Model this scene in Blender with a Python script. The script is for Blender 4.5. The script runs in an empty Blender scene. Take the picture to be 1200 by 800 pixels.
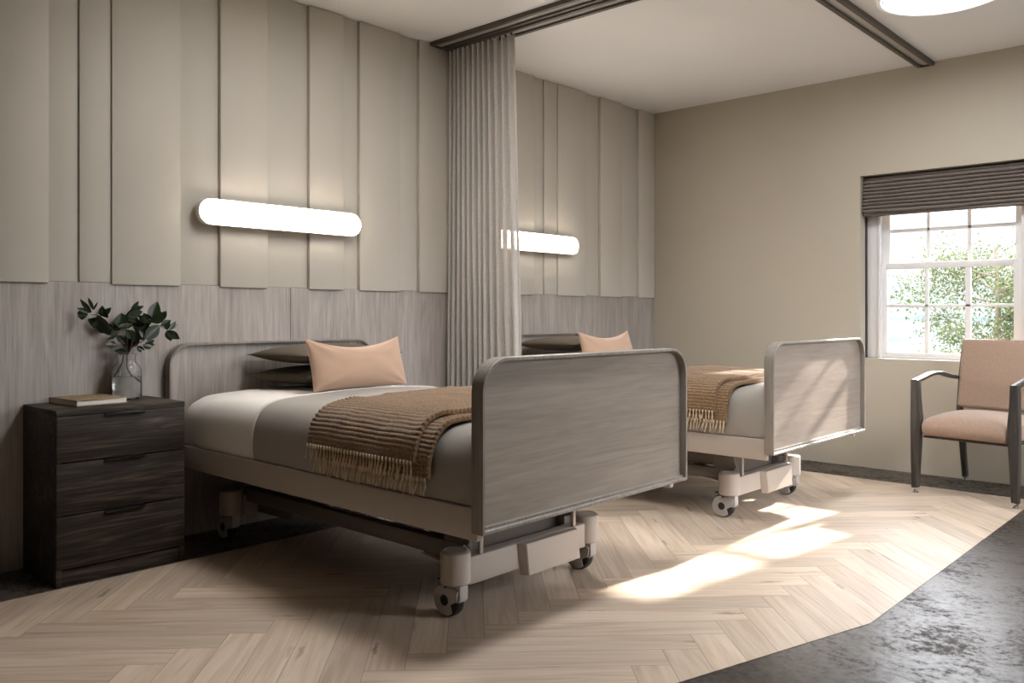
import bpy, bmesh, math, random
from mathutils import Vector, Matrix, noise

random.seed(7)
scene = bpy.context.scene
COL = scene.collection
R = math.radians
Y0 = 5.933          # window wall
H = 2.689           # ceiling height
XR, YF = 4.8, -3.4  # far right wall, wall behind the camera

# ------------------------------------------------------------------ helpers
def link(o, parent=None):
    COL.objects.link(o)
    if parent is not None:
        o.parent = parent
    return o

def build(name, bm, mat, parent=None, smooth=True, angle=35, loc=None, rot=None):
    bmesh.ops.recalc_face_normals(bm, faces=bm.faces[:])
    me = bpy.data.meshes.new(name)
    bm.to_mesh(me)
    bm.free()
    mats = mat if isinstance(mat, (list, tuple)) else [mat]
    for m in mats:
        me.materials.append(m)
    if smooth:
        me.polygons.foreach_set('use_smooth', [True] * len(me.polygons))
        me.set_sharp_from_angle(angle=R(angle))
    o = bpy.data.objects.new(name, me)
    link(o, parent)
    if loc is not None:
        o.location = loc
    if rot is not None:
        o.rotation_euler = rot
    return o

def empty(name, loc=(0, 0, 0), rz=0.0):
    o = bpy.data.objects.new(name, None)
    o.empty_display_size = 0.1
    o.location = loc
    o.rotation_euler = (0, 0, rz)
    return link(o)

def tag(o, label=None, cat=None, group=None, kind=None):
    if label: o['label'] = label
    if cat: o['category'] = cat
    if group: o['group'] = group
    if kind: o['kind'] = kind
    return o

def dup(o, parent=None):
    c = o.copy()
    COL.objects.link(c)
    if parent is not None:
        c.parent = parent
    for ch in list(o.children):
        dup(ch, c)
    return c

def merge(bm, tmp, M=None):
    if M is not None:
        bmesh.ops.transform(tmp, matrix=M, verts=tmp.verts[:])
    me = bpy.data.meshes.new('tmp')
    tmp.to_mesh(me)
    tmp.free()
    bm.from_mesh(me)
    bpy.data.meshes.remove(me)

def box(bm, x0, x1, y0, y1, z0, z1, bev=0.0, seg=2, M=None):
    t = bmesh.new()
    bmesh.ops.create_cube(t, size=1.0)
    for v in t.verts:
        v.co = Vector(((x0 + x1) / 2 + v.co.x * (x1 - x0), (y0 + y1) / 2 + v.co.y * (y1 - y0), (z0 + z1) / 2 + v.co.z * (z1 - z0)))
    if bev > 0:
        bmesh.ops.bevel(t, geom=t.edges[:], offset=bev, segments=seg, profile=0.5, affect='EDGES')
    merge(bm, t, M)

def prism(bm, pts, a0, a1, axis='x', bev=0.0, seg=2, M=None):
    """pts: outline; extruded along axis from a0 to a1. axis x: pts=(y,z); y: pts=(x,z); z: pts=(x,y)."""
    t = bmesh.new()
    def P(p, a):
        return {'x': (a, p[0], p[1]), 'y': (p[0], a, p[1]), 'z': (p[0], p[1], a)}[axis]
    A = [t.verts.new(P(p, a0)) for p in pts]
    B = [t.verts.new(P(p, a1)) for p in pts]
    t.faces.new(A)
    t.faces.new(B[::-1])
    n = len(pts)
    for i in range(n):
        t.faces.new((A[i], A[(i + 1) % n], B[(i + 1) % n], B[i]))
    bmesh.ops.recalc_face_normals(t, faces=t.faces[:])
    if bev > 0:
        bmesh.ops.bevel(t, geom=t.edges[:], offset=bev, segments=seg, profile=0.5, affect='EDGES')
    merge(bm, t, M)

def lathe(bm, prof, n=32, M=None, cap=True):
    """prof: list of (r, z)."""
    t = bmesh.new()
    rings = []
    for r, z in prof:
        if r < 1e-6:
            rings.append([t.verts.new((0, 0, z))])
        else:
            rings.append([t.verts.new((r * math.cos(2 * math.pi * k / n), r * math.sin(2 * math.pi * k / n), z)) for k in range(n)])
    for a, b in zip(rings, rings[1:]):
        if len(a) == 1 and len(b) == 1:
            continue
        for k in range(n):
            k2 = (k + 1) % n
            if len(a) == 1:
                t.faces.new((a[0], b[k2], b[k]))
            elif len(b) == 1:
                t.faces.new((a[k], a[k2], b[0]))
            else:
                t.faces.new((a[k], a[k2], b[k2], b[k]))
    if cap:
        if len(rings[0]) > 1: t.faces.new(rings[0][::-1])
        if len(rings[-1]) > 1: t.faces.new(rings[-1])
    merge(bm, t, M)

def tube(bm, pts, rad, n=8, cap=True):
    """swept round tube through points; rad a number or a list."""
    pts = [Vector(p) for p in pts]
    rads = rad if isinstance(rad, (list, tuple)) else [rad] * len(pts)
    up = None
    rings = []
    for i, p in enumerate(pts):
        d = (pts[min(i + 1, len(pts) - 1)] - pts[max(i - 1, 0)]).normalized()
        if up is None:
            up = Vector((0, 0, 1)) if abs(d.z) < 0.9 else Vector((1, 0, 0))
        s = d.cross(up).normalized()
        up = s.cross(d).normalized()
        rings.append([bm.verts.new(p + (s * math.cos(2 * math.pi * k / n) + up * math.sin(2 * math.pi * k / n)) * rads[i]) for k in range(n)])
    for a, b in zip(rings, rings[1:]):
        for k in range(n):
            k2 = (k + 1) % n
            bm.faces.new((a[k], a[k2], b[k2], b[k]))
    if cap:
        bm.faces.new(rings[0][::-1])
        bm.faces.new(rings[-1])

def smooth_path(pts, n=8):
    """Catmull-Rom through the points."""
    P = [Vector(p) for p in pts]
    P = [P[0] * 2 - P[1]] + P + [P[-1] * 2 - P[-2]]
    out = []
    for i in range(1, len(P) - 2):
        a, b, c, d = P[i - 1:i + 3]
        for k in range(n):
            t = k / n
            out.append(0.5 * ((2 * b) + (c - a) * t + (2 * a - 5 * b + 4 * c - d) * t * t + (3 * b - a - 3 * c + d) * t ** 3))
    out.append(P[-2])
    return out

def grid_mesh(bm, nu, nv, fn, uvfn=None, closed_u=False):
    V = [[bm.verts.new(fn(i / (nu - 1), j / (nv - 1))) for j in range(nv)] for i in range(nu)]
    uv = bm.loops.layers.uv.verify() if uvfn else None
    for i in range(nu - 1):
        for j in range(nv - 1):
            f = bm.faces.new((V[i][j], V[i + 1][j], V[i + 1][j + 1], V[i][j + 1]))
            if uv:
                for l, (a, b) in zip(f.loops, ((i, j), (i + 1, j), (i + 1, j + 1), (i, j + 1))):
                    l[uv].uv = uvfn(a / (nu - 1), b / (nv - 1))
    return V

def rounded_top(w0, w1, z0, z1, r, n=8):
    """outline (a, z) of a board with rounded upper corners."""
    pts = [(w0, z0), (w1, z0), (w1, z1 - r)]
    for k in range(1, n + 1):
        a = math.pi / 2 * k / n
        pts.append((w1 - r + r * math.cos(a), z1 - r + r * math.sin(a)))
    for k in range(0, n + 1):
        a = math.pi / 2 + math.pi / 2 * k / n
        pts.append((w0 + r + r * math.cos(a), z1 - r + r * math.sin(a)))
    return pts

def sstep(a, b, x):
    t = max(0.0, min(1.0, (x - a) / (b - a)))
    return t * t * (3 - 2 * t)

# ------------------------------------------------------------------ materials
def newmat(name):
    m = bpy.data.materials.new(name)
    m.use_nodes = True
    nt = m.node_tree
    b = nt.nodes['Principled BSDF']
    return m, nt, b

def N(nt, t, **kw):
    n = nt.nodes.new(t)
    for k, v in kw.items():
        setattr(n, k, v)
    return n

def ramp(nt, stops, interp='LINEAR'):
    n = nt.nodes.new('ShaderNodeValToRGB')
    cr = n.color_ramp
    cr.interpolation = interp
    while len(cr.elements) < len(stops):
        cr.elements.new(0.5)
    for e, (p, c) in zip(cr.elements, stops):
        e.position = p
        e.color = (*c, 1) if len(c) == 3 else c
    return n

def plain(name, col, rough=0.5, metal=0.0, noise_amt=0.06, nscale=6.0, bump=0.0, bscale=200.0, spec=0.5, sheen=0.0):
    m, nt, b = newmat(name)
    tc = N(nt, 'ShaderNodeTexCoord')
    nz = N(nt, 'ShaderNodeTexNoise')
    nz.inputs['Scale'].default_value = nscale
    nz.inputs['Detail'].default_value = 3
    nt.links.new(tc.outputs['Object'], nz.inputs['Vector'])
    lo = tuple(c * (1 - noise_amt) for c in col)
    hi = tuple(min(1, c * (1 + noise_amt)) for c in col)
    rp = ramp(nt, [(0.3, lo), (0.7, hi)])
    nt.links.new(nz.outputs['Fac'], rp.inputs['Fac'])
    nt.links.new(rp.outputs['Color'], b.inputs['Base Color'])
    b.inputs['Roughness'].default_value = rough
    b.inputs['Metallic'].default_value = metal
    b.inputs['Specular IOR Level'].default_value = spec
    if sheen:
        b.inputs['Sheen Weight'].default_value = sheen
    if bump > 0:
        n2 = N(nt, 'ShaderNodeTexNoise')
        n2.inputs['Scale'].default_value = bscale
        nt.links.new(tc.outputs['Object'], n2.inputs['Vector'])
        bp = N(nt, 'ShaderNodeBump')
        bp.inputs['Strength'].default_value = bump
        bp.inputs['Distance'].default_value = 0.002
        nt.links.new(n2.outputs['Fac'], bp.inputs['Height'])
        nt.links.new(bp.outputs['Normal'], b.inputs['Normal'])
    return m

def wood(name, dark, mid, light, along='z', rough=0.5, coarse=7.0, bump=0.15, spec=0.4, coat=0.0):
    """veneer: broad bands, fine fibres and darker pores, stretched along one object axis."""
    m, nt, b = newmat(name)
    tc = N(nt, 'ShaderNodeTexCoord')
    def stretched(sc, lo):
        mp = N(nt, 'ShaderNodeMapping')
        s = [sc] * 3
        s['xyz'.index(along)] = lo
        mp.inputs['Scale'].default_value = s
        nt.links.new(tc.outputs['Object'], mp.inputs['Vector'])
        return mp
    mp1 = stretched(coarse, coarse * 0.10)
    n1 = N(nt, 'ShaderNodeTexNoise'); n1.inputs['Scale'].default_value = 1.0
    n1.inputs['Detail'].default_value = 5; n1.inputs['Roughness'].default_value = 0.6; n1.inputs['Distortion'].default_value = 1.2
    nt.links.new(mp1.outputs['Vector'], n1.inputs['Vector'])
    mp2 = stretched(110.0, 3.5)
    n2 = N(nt, 'ShaderNodeTexNoise'); n2.inputs['Scale'].default_value = 1.0; n2.inputs['Detail'].default_value = 4
    n2.inputs['Roughness'].default_value = 0.65
    nt.links.new(mp2.outputs['Vector'], n2.inputs['Vector'])
    mp3 = stretched(26.0, 2.2)
    n3 = N(nt, 'ShaderNodeTexNoise'); n3.inputs['Scale'].default_value = 1.0; n3.inputs['Detail'].default_value = 6
    n3.inputs['Distortion'].default_value = 2.2
    nt.links.new(mp3.outputs['Vector'], n3.inputs['Vector'])
    a1 = N(nt, 'ShaderNodeMath', operation='MULTIPLY_ADD'); a1.inputs[1].default_value = 0.34
    a2 = N(nt, 'ShaderNodeMath', operation='MULTIPLY_ADD'); a2.inputs[1].default_value = 0.34
    a3 = N(nt, 'ShaderNodeMath', operation='MULTIPLY'); a3.inputs[1].default_value = 0.32
    nt.links.new(n3.outputs['Fac'], a3.inputs[0])
    nt.links.new(n2.outputs['Fac'], a2.inputs[0]); nt.links.new(a3.outputs[0], a2.inputs[2])
    nt.links.new(n1.outputs['Fac'], a1.inputs[0]); nt.links.new(a2.outputs[0], a1.inputs[2])
    rp = ramp(nt, [(0.37, dark), (0.5, mid), (0.63, light)])
    nt.links.new(a1.outputs[0], rp.inputs['Fac'])
    nt.links.new(rp.outputs['Color'], b.inputs['Base Color'])
    b.inputs['Roughness'].default_value = rough
    b.inputs['Specular IOR Level'].default_value = spec
    if coat:
        b.inputs['Coat Weight'].default_value = coat; b.inputs['Coat Roughness'].default_value = 0.28
    bp = N(nt, 'ShaderNodeBump'); bp.inputs['Strength'].default_value = bump; bp.inputs['Distance'].default_value = 0.0015
    nt.links.new(a2.outputs[0], bp.inputs['Height'])
    nt.links.new(bp.outputs['Normal'], b.inputs['Normal'])
    return m

def emit(name, col, strength):
    m, nt, b = newmat(name)
    b.inputs['Base Color'].default_value = (*col, 1)
    b.inputs['Emission Color'].default_value = (*col, 1)
    b.inputs['Emission Strength'].default_value = strength
    b.inputs['Roughness'].default_value = 0.4
    return m

def weave(name, col, scale=420.0, amt=0.22, rough=0.9, bump=0.35, sheen=0.2):
    """plain woven cloth: crossed threads in object space plus yarn unevenness."""
    m, nt, b = newmat(name)
    tc = N(nt, 'ShaderNodeTexCoord')
    nz = N(nt, 'ShaderNodeTexNoise'); nz.inputs['Scale'].default_value = scale; nz.inputs['Detail'].default_value = 3
    nt.links.new(tc.outputs['Object'], nz.inputs['Vector'])
    rp = ramp(nt, [(0.3, tuple(c * (1 - amt) for c in col)), (0.7, tuple(min(1, c * (1 + amt)) for c in col))])
    nt.links.new(nz.outputs['Fac'], rp.inputs['Fac'])
    nt.links.new(rp.outputs['Color'], b.inputs['Base Color'])
    b.inputs['Roughness'].default_value = rough
    b.inputs['Specular IOR Level'].default_value = 0.2
    b.inputs['Sheen Weight'].default_value = sheen
    bp = N(nt, 'ShaderNodeBump'); bp.inputs['Strength'].default_value = bump; bp.inputs['Distance'].default_value = 0.001
    nt.links.new(nz.outputs['Fac'], bp.inputs['Height'])
    nt.links.new(bp.outputs['Normal'], b.inputs['Normal'])
    return m

M = {}
M['paint_taupe'] = plain('paint_taupe', (0.455, 0.405, 0.325), 0.75, noise_amt=0.02, nscale=2, bump=0.03, bscale=300)
M['board_paint'] = plain('board_paint', (0.545, 0.505, 0.44), 0.6, noise_amt=0.015, nscale=2)
M['board_pale'] = plain('board_pale', (0.525, 0.49, 0.43), 0.6, noise_amt=0.015, nscale=2)
M['ceiling'] = plain('ceiling_paint', (0.81, 0.805, 0.805), 0.85, noise_amt=0.01, nscale=2)
GREY = ((0.200, 0.162, 0.132), (0.258, 0.213, 0.177), (0.318, 0.268, 0.228))
M['wainscot'] = wood('grey_oak_upright', (0.250, 0.217, 0.195), (0.340, 0.302, 0.278), (0.425, 0.385, 0.358), along='z', rough=0.55)
M['bed_wood'] = wood('grey_oak_level', *GREY, along='y', rough=0.34, coarse=6.0, spec=0.6, bump=0.08, coat=0.6)
M['band_wood'] = wood('grey_oak_edge', (0.165, 0.14, 0.12), (0.235, 0.205, 0.178), (0.30, 0.265, 0.235), along='z', rough=0.42)
M['dark_wood'] = wood('dark_oak', (0.012, 0.0085, 0.0065), (0.034, 0.026, 0.020), (0.105, 0.079, 0.060), along='y', rough=0.6, coarse=8.0, spec=0.25)
M['chair_wood'] = wood('dark_walnut', (0.022, 0.019, 0.017), (0.045, 0.039, 0.034), (0.085, 0.073, 0.064), along='z', rough=0.38, coarse=14)
M['bed_metal'] = plain('taupe_bed_metal', (0.42, 0.365, 0.32), 0.38, 0.0, 0.02, 4, spec=0.5)
M['under_metal'] = plain('dark_bed_metal', (0.17, 0.145, 0.125), 0.45, 0.1, 0.04, 5)
M['caster_grey'] = plain('caster_grey', (0.42, 0.40, 0.385), 0.4, 0.0, 0.02, 8)
M['rubber'] = plain('black_rubber', (0.012, 0.012, 0.012), 0.5, 0, 0.1, 30)
M['chrome'] = plain('chrome', (0.6, 0.6, 0.6), 0.18, 1.0, 0.02, 10)
M['black_metal'] = plain('black_metal', (0.045, 0.041, 0.038), 0.28, 0.8, 0.05, 20)
M['bronze'] = plain('bronze_aluminium', (0.085, 0.068, 0.057), 0.45, 0.2, 0.04, 5)
M['bronze_in'] = plain('bronze_channel', (0.46, 0.43, 0.40), 0.5, 0.0, 0.04, 5)
M['white_frame'] = plain('white_window_paint', (0.74, 0.725, 0.72), 0.45, 0, 0.01, 5)
M['lamp_rim'] = plain('satin_lamp_rim', (0.74, 0.70, 0.65), 0.4, 0.0, 0.02, 8)
M['lamp_white'] = emit('white_rim_glow', (0.90, 0.885, 0.865), 0.10)  # faint glow added so the lamp rim looks whiter
M['sconce_glow'] = emit('sconce_opal', (1.0, 0.90, 0.79), 24.0)
M['ceiling_fill'] = emit('ceiling_fill_opal', (1.0, 0.965, 0.92), 17.0)  # glow of the added fill lamp over the near bed
M['ceiling_glow'] = emit('ceiling_opal', (0.945, 0.975, 1.0), 34.0)
M['sheet'] = weave('white_cotton', (0.79, 0.76, 0.725), 900, 0.03, 0.85, 0.05, 0.1)
M['cover'] = weave('taupe_cotton', (0.315, 0.286, 0.257), 900, 0.04, 0.8, 0.06, 0.1)
M['piping'] = weave('white_piping', (0.72, 0.67, 0.62), 900, 0.03, 0.8, 0.05)
M['peach'] = weave('peach_velvet', (0.46, 0.30, 0.21), 700, 0.04, 0.85, 0.06, 0.35)
M['olive'] = weave('olive_velvet', (0.070, 0.054, 0.036), 700, 0.05, 0.85, 0.06, 0.04)
M['tassel'] = weave('tan_yarn', (0.62, 0.50, 0.355), 900, 0.25, 0.9, 0.3)
M['seat_fabric'] = weave('salmon_tweed', (0.34, 0.235, 0.175), 300, 0.38, 0.9, 0.3, 0.25)
M['paper'] = plain('paper_block', (0.72, 0.68, 0.62), 0.8, 0, 0.05, 200)
M['book_cover'] = plain('tan_book_cloth', (0.26, 0.185, 0.10), 0.7, 0, 0.06, 60, bump=0.1, bscale=800)
M['leaf'] = plain('glossy_leaf', (0.014, 0.029, 0.009), 0.36, 0, 0.5, 25)
M['stem'] = plain('brown_stem', (0.07, 0.048, 0.03), 0.7, 0, 0.2, 60)
M['bark'] = plain('tree_bark', (0.13, 0.10, 0.075), 0.9, 0, 0.3, 6)

# knitted throw: ribs come from the mesh, the yarn mottling and stitches from here
def knit():
    m, nt, b = newmat('brown_knit')
    tc = N(nt, 'ShaderNodeTexCoord')
    nz = N(nt, 'ShaderNodeTexNoise'); nz.inputs['Scale'].default_value = 190; nz.inputs['Detail'].default_value = 4
    nt.links.new(tc.outputs['Object'], nz.inputs['Vector'])
    rp = ramp(nt, [(0.3, (0.115, 0.068, 0.036)), (0.5, (0.225, 0.137, 0.074)), (0.72, (0.345, 0.225, 0.13))])
    nt.links.new(nz.outputs['Fac'], rp.inputs['Fac'])
    nt.links.new(rp.outputs['Color'], b.inputs['Base Color'])
    b.inputs['Roughness'].default_value = 0.95
    b.inputs['Specular IOR Level'].default_value = 0.1
    b.inputs['Sheen Weight'].default_value = 0.25
    wv = N(nt, 'ShaderNodeTexWave', wave_type='BANDS', bands_direction='X')
    wv.inputs['Scale'].default_value = 42; wv.inputs['Distortion'].default_value = 1.5
    nt.links.new(tc.outputs['UV'], wv.inputs['Vector'])
    ad = N(nt, 'ShaderNodeMath', operation='ADD')
    nt.links.new(nz.outputs['Fac'], ad.inputs[0]); nt.links.new(wv.outputs['Fac'], ad.inputs[1])
    bp = N(nt, 'ShaderNodeBump'); bp.inputs['Strength'].default_value = 0.55; bp.inputs['Distance'].default_value = 0.003
    nt.links.new(ad.outputs[0], bp.inputs['Height']); nt.links.new(bp.outputs['Normal'], b.inputs['Normal'])
    return m
M['knit'] = knit()

# sheer linen curtain
def curtain_mat():
    m, nt, b = newmat('sheer_linen')
    out = nt.nodes['Material Output']
    tc = N(nt, 'ShaderNodeTexCoord')
    mp = N(nt, 'ShaderNodeMapping'); mp.inputs['Scale'].default_value = (260, 260, 90)
    nt.links.new(tc.outputs['Object'], mp.inputs['Vector'])
    nz = N(nt, 'ShaderNodeTexNoise'); nz.inputs['Scale'].default_value = 1; nz.inputs['Detail'].default_value = 2
    nt.links.new(mp.outputs['Vector'], nz.inputs['Vector'])
    rp = ramp(nt, [(0.3, (0.50, 0.475, 0.445)), (0.7, (0.63, 0.60, 0.57))])
    nt.links.new(nz.outputs['Fac'], rp.inputs['Fac'])
    df = N(nt, 'ShaderNodeBsdfDiffuse'); tl = N(nt, 'ShaderNodeBsdfTranslucent'); tr = N(nt, 'ShaderNodeBsdfTransparent')
    nt.links.new(rp.outputs['Color'], df.inputs['Color']); nt.links.new(rp.outputs['Color'], tl.inputs['Color'])
    m1 = N(nt, 'ShaderNodeMixShader'); m1.inputs[0].default_value = 0.22
    m2 = N(nt, 'ShaderNodeMixShader'); m2.inputs[0].default_value = 0.03
    nt.links.new(df.outputs[0], m1.inputs[1]); nt.links.new(tl.outputs[0], m1.inputs[2])
    nt.links.new(m1.outputs[0], m2.inputs[1]); nt.links.new(tr.outputs[0], m2.inputs[2])
    nt.links.new(m2.outputs[0], out.inputs['Surface'])
    return m
M['curtain'] = curtain_mat()

def window_glass():
    m, nt, b = newmat('window_glass')
    out = nt.nodes['Material Output']
    tr = N(nt, 'ShaderNodeBsdfTransparent'); gl = N(nt, 'ShaderNodeBsdfGlossy'); gl.inputs['Roughness'].default_value = 0.02
    fr = N(nt, 'ShaderNodeFresnel'); fr.inputs['IOR'].default_value = 1.45
    mx = N(nt, 'ShaderNodeMixShader')
    nt.links.new(fr.outputs[0], mx.inputs[0]); nt.links.new(tr.outputs[0], mx.inputs[1]); nt.links.new(gl.outputs[0], mx.inputs[2])
    nt.links.new(mx.outputs[0], out.inputs['Surface'])
    return m
M['pane'] = window_glass()

def clear_glass(name, tint, ior, rough=0.0):
    m, nt, b = newmat(name)
    b.inputs['Base Color'].default_value = (*tint, 1)
    b.inputs['Roughness'].default_value = rough
    b.inputs['IOR'].default_value = ior
    b.inputs['Transmission Weight'].default_value = 1.0
    return m
M['glass'] = clear_glass('vase_glass', (0.96, 0.97, 0.96), 1.45)
M['water'] = clear_glass('water', (0.96, 0.97, 0.96), 1.33)

# pale oak planks
def oak():
    m, nt, b = newmat('pale_oak_planks')
    uv = N(nt, 'ShaderNodeUVMap', uv_map='grain')
    def mapped(sx, sy):
        mp = N(nt, 'ShaderNodeMapping'); mp.inputs['Scale'].default_value = (sx, sy, 1)
        nt.links.new(uv.outputs[0], mp.inputs['Vector']); return mp
    n1 = N(nt, 'ShaderNodeTexNoise'); n1.inputs['Scale'].default_value = 1; n1.inputs['Detail'].default_value = 6; n1.inputs['Distortion'].default_value = 1.6
    nt.links.new(mapped(1.6, 22).outputs[0], n1.inputs['Vector'])
    n2 = N(nt, 'ShaderNodeTexNoise'); n2.inputs['Scale'].default_value = 1; n2.inputs['Detail'].default_value = 3
    nt.links.new(mapped(5, 260).outputs[0], n2.inputs['Vector'])
    rp = ramp(nt, [(0.28, (0.41, 0.295, 0.205)), (0.5, (0.55, 0.435, 0.335)), (0.74, (0.645, 0.535, 0.43))])
    ma = N(nt, 'ShaderNodeMath', operation='MULTIPLY_ADD'); ma.inputs[1].default_value = 0.75
    mb = N(nt, 'ShaderNodeMath', operation='MULTIPLY'); mb.inputs[1].default_value = 0.25
    nt.links.new(n2.outputs['Fac'], mb.inputs[0]); nt.links.new(n1.outputs['Fac'], ma.inputs[0]); nt.links.new(mb.outputs[0], ma.inputs[2])
    nt.links.new(ma.outputs[0], rp.inputs['Fac'])
    # per-plank tint
    at = N(nt, 'ShaderNodeAttribute', attribute_name='tint')
    hsv = N(nt, 'ShaderNodeHueSaturation')
    mr = N(nt, 'ShaderNodeMapRange'); mr.inputs['To Min'].default_value = 0.84; mr.inputs['To Max'].default_value = 1.14
    nt.links.new(at.outputs['Fac'], mr.inputs['Value']); nt.links.new(mr.outputs[0], hsv.inputs['Value'])
    nt.links.new(rp.outputs['Color'], hsv.inputs['Color'])
    # knots and cracks
    vo = N(nt, 'ShaderNodeTexVoronoi'); vo.inputs['Scale'].default_value = 1
    nzd = N(nt, 'ShaderNodeTexNoise'); nzd.inputs['Scale'].default_value = 30
    mpk = mapped(2.6, 17)
    vadd = N(nt, 'ShaderNodeVectorMath', operation='MULTIPLY_ADD'); vadd.inputs[1].default_value = (0.35, 0.35, 0)
    nt.links.new(uv.outputs[0], nzd.inputs['Vector']); nt.links.new(nzd.outputs['Color'], vadd.inputs[0]); nt.links.new(mpk.outputs[0], vadd.inputs[2])
    nt.links.new(vadd.outputs[0], vo.inputs['Vector'])
    kr = ramp(nt, [(0.0, (1, 1, 1)), (0.08, (0.7, 0.7, 0.7)), (0.20, (0, 0, 0))])
    nt.links.new(vo.outputs['Distance'], kr.inputs['Fac'])
    sel = N(nt, 'ShaderNodeMath', operation='GREATER_THAN'); sel.inputs[1].default_value = 0.60
    sc = N(nt, 'ShaderNodeSeparateColor'); nt.links.new(vo.outputs['Color'], sc.inputs[0]); nt.links.new(sc.outputs[0], sel.inputs[0])
    km = N(nt, 'ShaderNodeMath', operation='MULTIPLY'); nt.links.new(kr.outputs['Color'], km.inputs[0]); nt.links.new(sel.outputs[0], km.inputs[1])
    km2 = N(nt, 'ShaderNodeMath', operation='MULTIPLY'); km2.inputs[1].default_value = 0.92; nt.links.new(km.outputs[0], km2.inputs[0])
    mk = N(nt, 'ShaderNodeMix', data_type='RGBA'); mk.inputs['B'].default_value = (0.15, 0.085, 0.045, 1)
    nt.links.new(km2.outputs[0], mk.inputs['Factor']); nt.links.new(hsv.outputs[0], mk.inputs['A'])
    # joints
    eu = N(nt, 'ShaderNodeUVMap', uv_map='joint')
    sx = N(nt, 'ShaderNodeSeparateXYZ'); nt.links.new(eu.outputs[0], sx.inputs[0])
    def edge(out, L):
        s = N(nt, 'ShaderNodeMath', operation='SUBTRACT'); s.inputs[0].default_value = L; nt.links.new(out, s.inputs[1])
        mn = N(nt, 'ShaderNodeMath', operation='MINIMUM'); nt.links.new(out, mn.inputs[0]); nt.links.new(s.outputs[0], mn.inputs[1])
        return mn
    e1, e2 = edge(sx.outputs[0], PL), edge(sx.outputs[1], PW)
    mn = N(nt, 'ShaderNodeMath', operation='MINIMUM'); nt.links.new(e1.outputs[0], mn.inputs[0]); nt.links.new(e2.outputs[0], mn.inputs[1])
    lt = N(nt, 'ShaderNodeMapRange'); lt.inputs['From Min'].default_value = 0.0006; lt.inputs['From Max'].default_value = 0.0018
    lt.inputs['To Min'].default_value = 0.65; lt.inputs['To Max'].default_value = 0
    nt.links.new(mn.outputs[0], lt.inputs['Value'])
    mj = N(nt, 'ShaderNodeMix', data_type='RGBA'); mj.inputs['B'].default_value = (0.16, 0.11, 0.075, 1)
    nt.links.new(lt.outputs[0], mj.inputs['Factor']); nt.links.new(mk.outputs['Result'], mj.inputs['A'])
    nt.links.new(mj.outputs['Result'], b.inputs['Base Color'])
    rr = N(nt, 'ShaderNodeMapRange'); rr.inputs['To Min'].default_value = 0.40; rr.inputs['To Max'].default_value = 0.54
    nt.links.new(n1.outputs['Fac'], rr.inputs['Value']); nt.links.new(rr.outputs[0], b.inputs['Roughness'])
    b.inputs['Specular IOR Level'].default_value = 0.5
    b.inputs['Coat Weight'].default_value = 0.10; b.inputs['Coat Roughness'].default_value = 0.26
    bp = N(nt, 'ShaderNodeBump'); bp.inputs['Strength'].default_value = 0.08; bp.inputs['Distance'].default_value = 0.001
    nt.links.new(n2.outputs['Fac'], bp.inputs['Height']); nt.links.new(bp.outputs['Normal'], b.inputs['Normal'])
    return m
PL, PW = 0.792, 0.1193
M['oak'] = oak()

def stone():
    m, nt, b = newmat('dark_mottled_stone')
    tc = N(nt, 'ShaderNodeTexCoord')
    n1 = N(nt, 'ShaderNodeTexNoise'); n1.inputs['Scale'].default_value = 3.2; n1.inputs['Detail'].default_value = 9; n1.inputs['Roughness'].default_value = 0.68
    n1.inputs['Distortion'].default_value = 0.6
    n2 = N(nt, 'ShaderNodeTexNoise'); n2.inputs['Scale'].default_value = 34; n2.inputs['Detail'].default_value = 8; n2.inputs['Roughness'].default_value = 0.75
    nt.links.new(tc.outputs['Object'], n1.inputs['Vector']); nt.links.new(tc.outputs['Object'], n2.inputs['Vector'])
    ma = N(nt, 'ShaderNodeMath', operation='MULTIPLY_ADD'); ma.inputs[1].default_value = 0.55
    mb = N(nt, 'ShaderNodeMath', operation='MULTIPLY'); mb.inputs[1].default_value = 0.45
    nt.links.new(n1.outputs['Fac'], mb.inputs[0]); nt.links.new(n2.outputs['Fac'], ma.inputs[0]); nt.links.new(mb.outputs[0], ma.inputs[2])
    rp = ramp(nt, [(0.36, (0.022, 0.016, 0.012)), (0.48, (0.046, 0.037, 0.030)), (0.60, (0.080, 0.067, 0.057))])
    nt.links.new(ma.outputs[0], rp.inputs['Fac'])
    nt.links.new(rp.outputs['Color'], b.inputs['Base Color'])
    rr = ramp(nt, [(0.43, (0.62,) * 3), (0.49, (0.36,) * 3), (0.58, (0.31,) * 3)])
    nt.links.new(ma.outputs[0], rr.inputs['Fac']); nt.links.new(rr.outputs['Color'], b.inputs['Roughness'])
    b.inputs['Specular IOR Level'].default_value = 0.28
    bp = N(nt, 'ShaderNodeBump'); bp.inputs['Strength'].default_value = 0.35; bp.inputs['Distance'].default_value = 0.002
    nt.links.new(ma.outputs[0], bp.inputs['Height']); nt.links.new(bp.outputs['Normal'], b.inputs['Normal'])
    return m
M['stone'] = stone()

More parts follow.
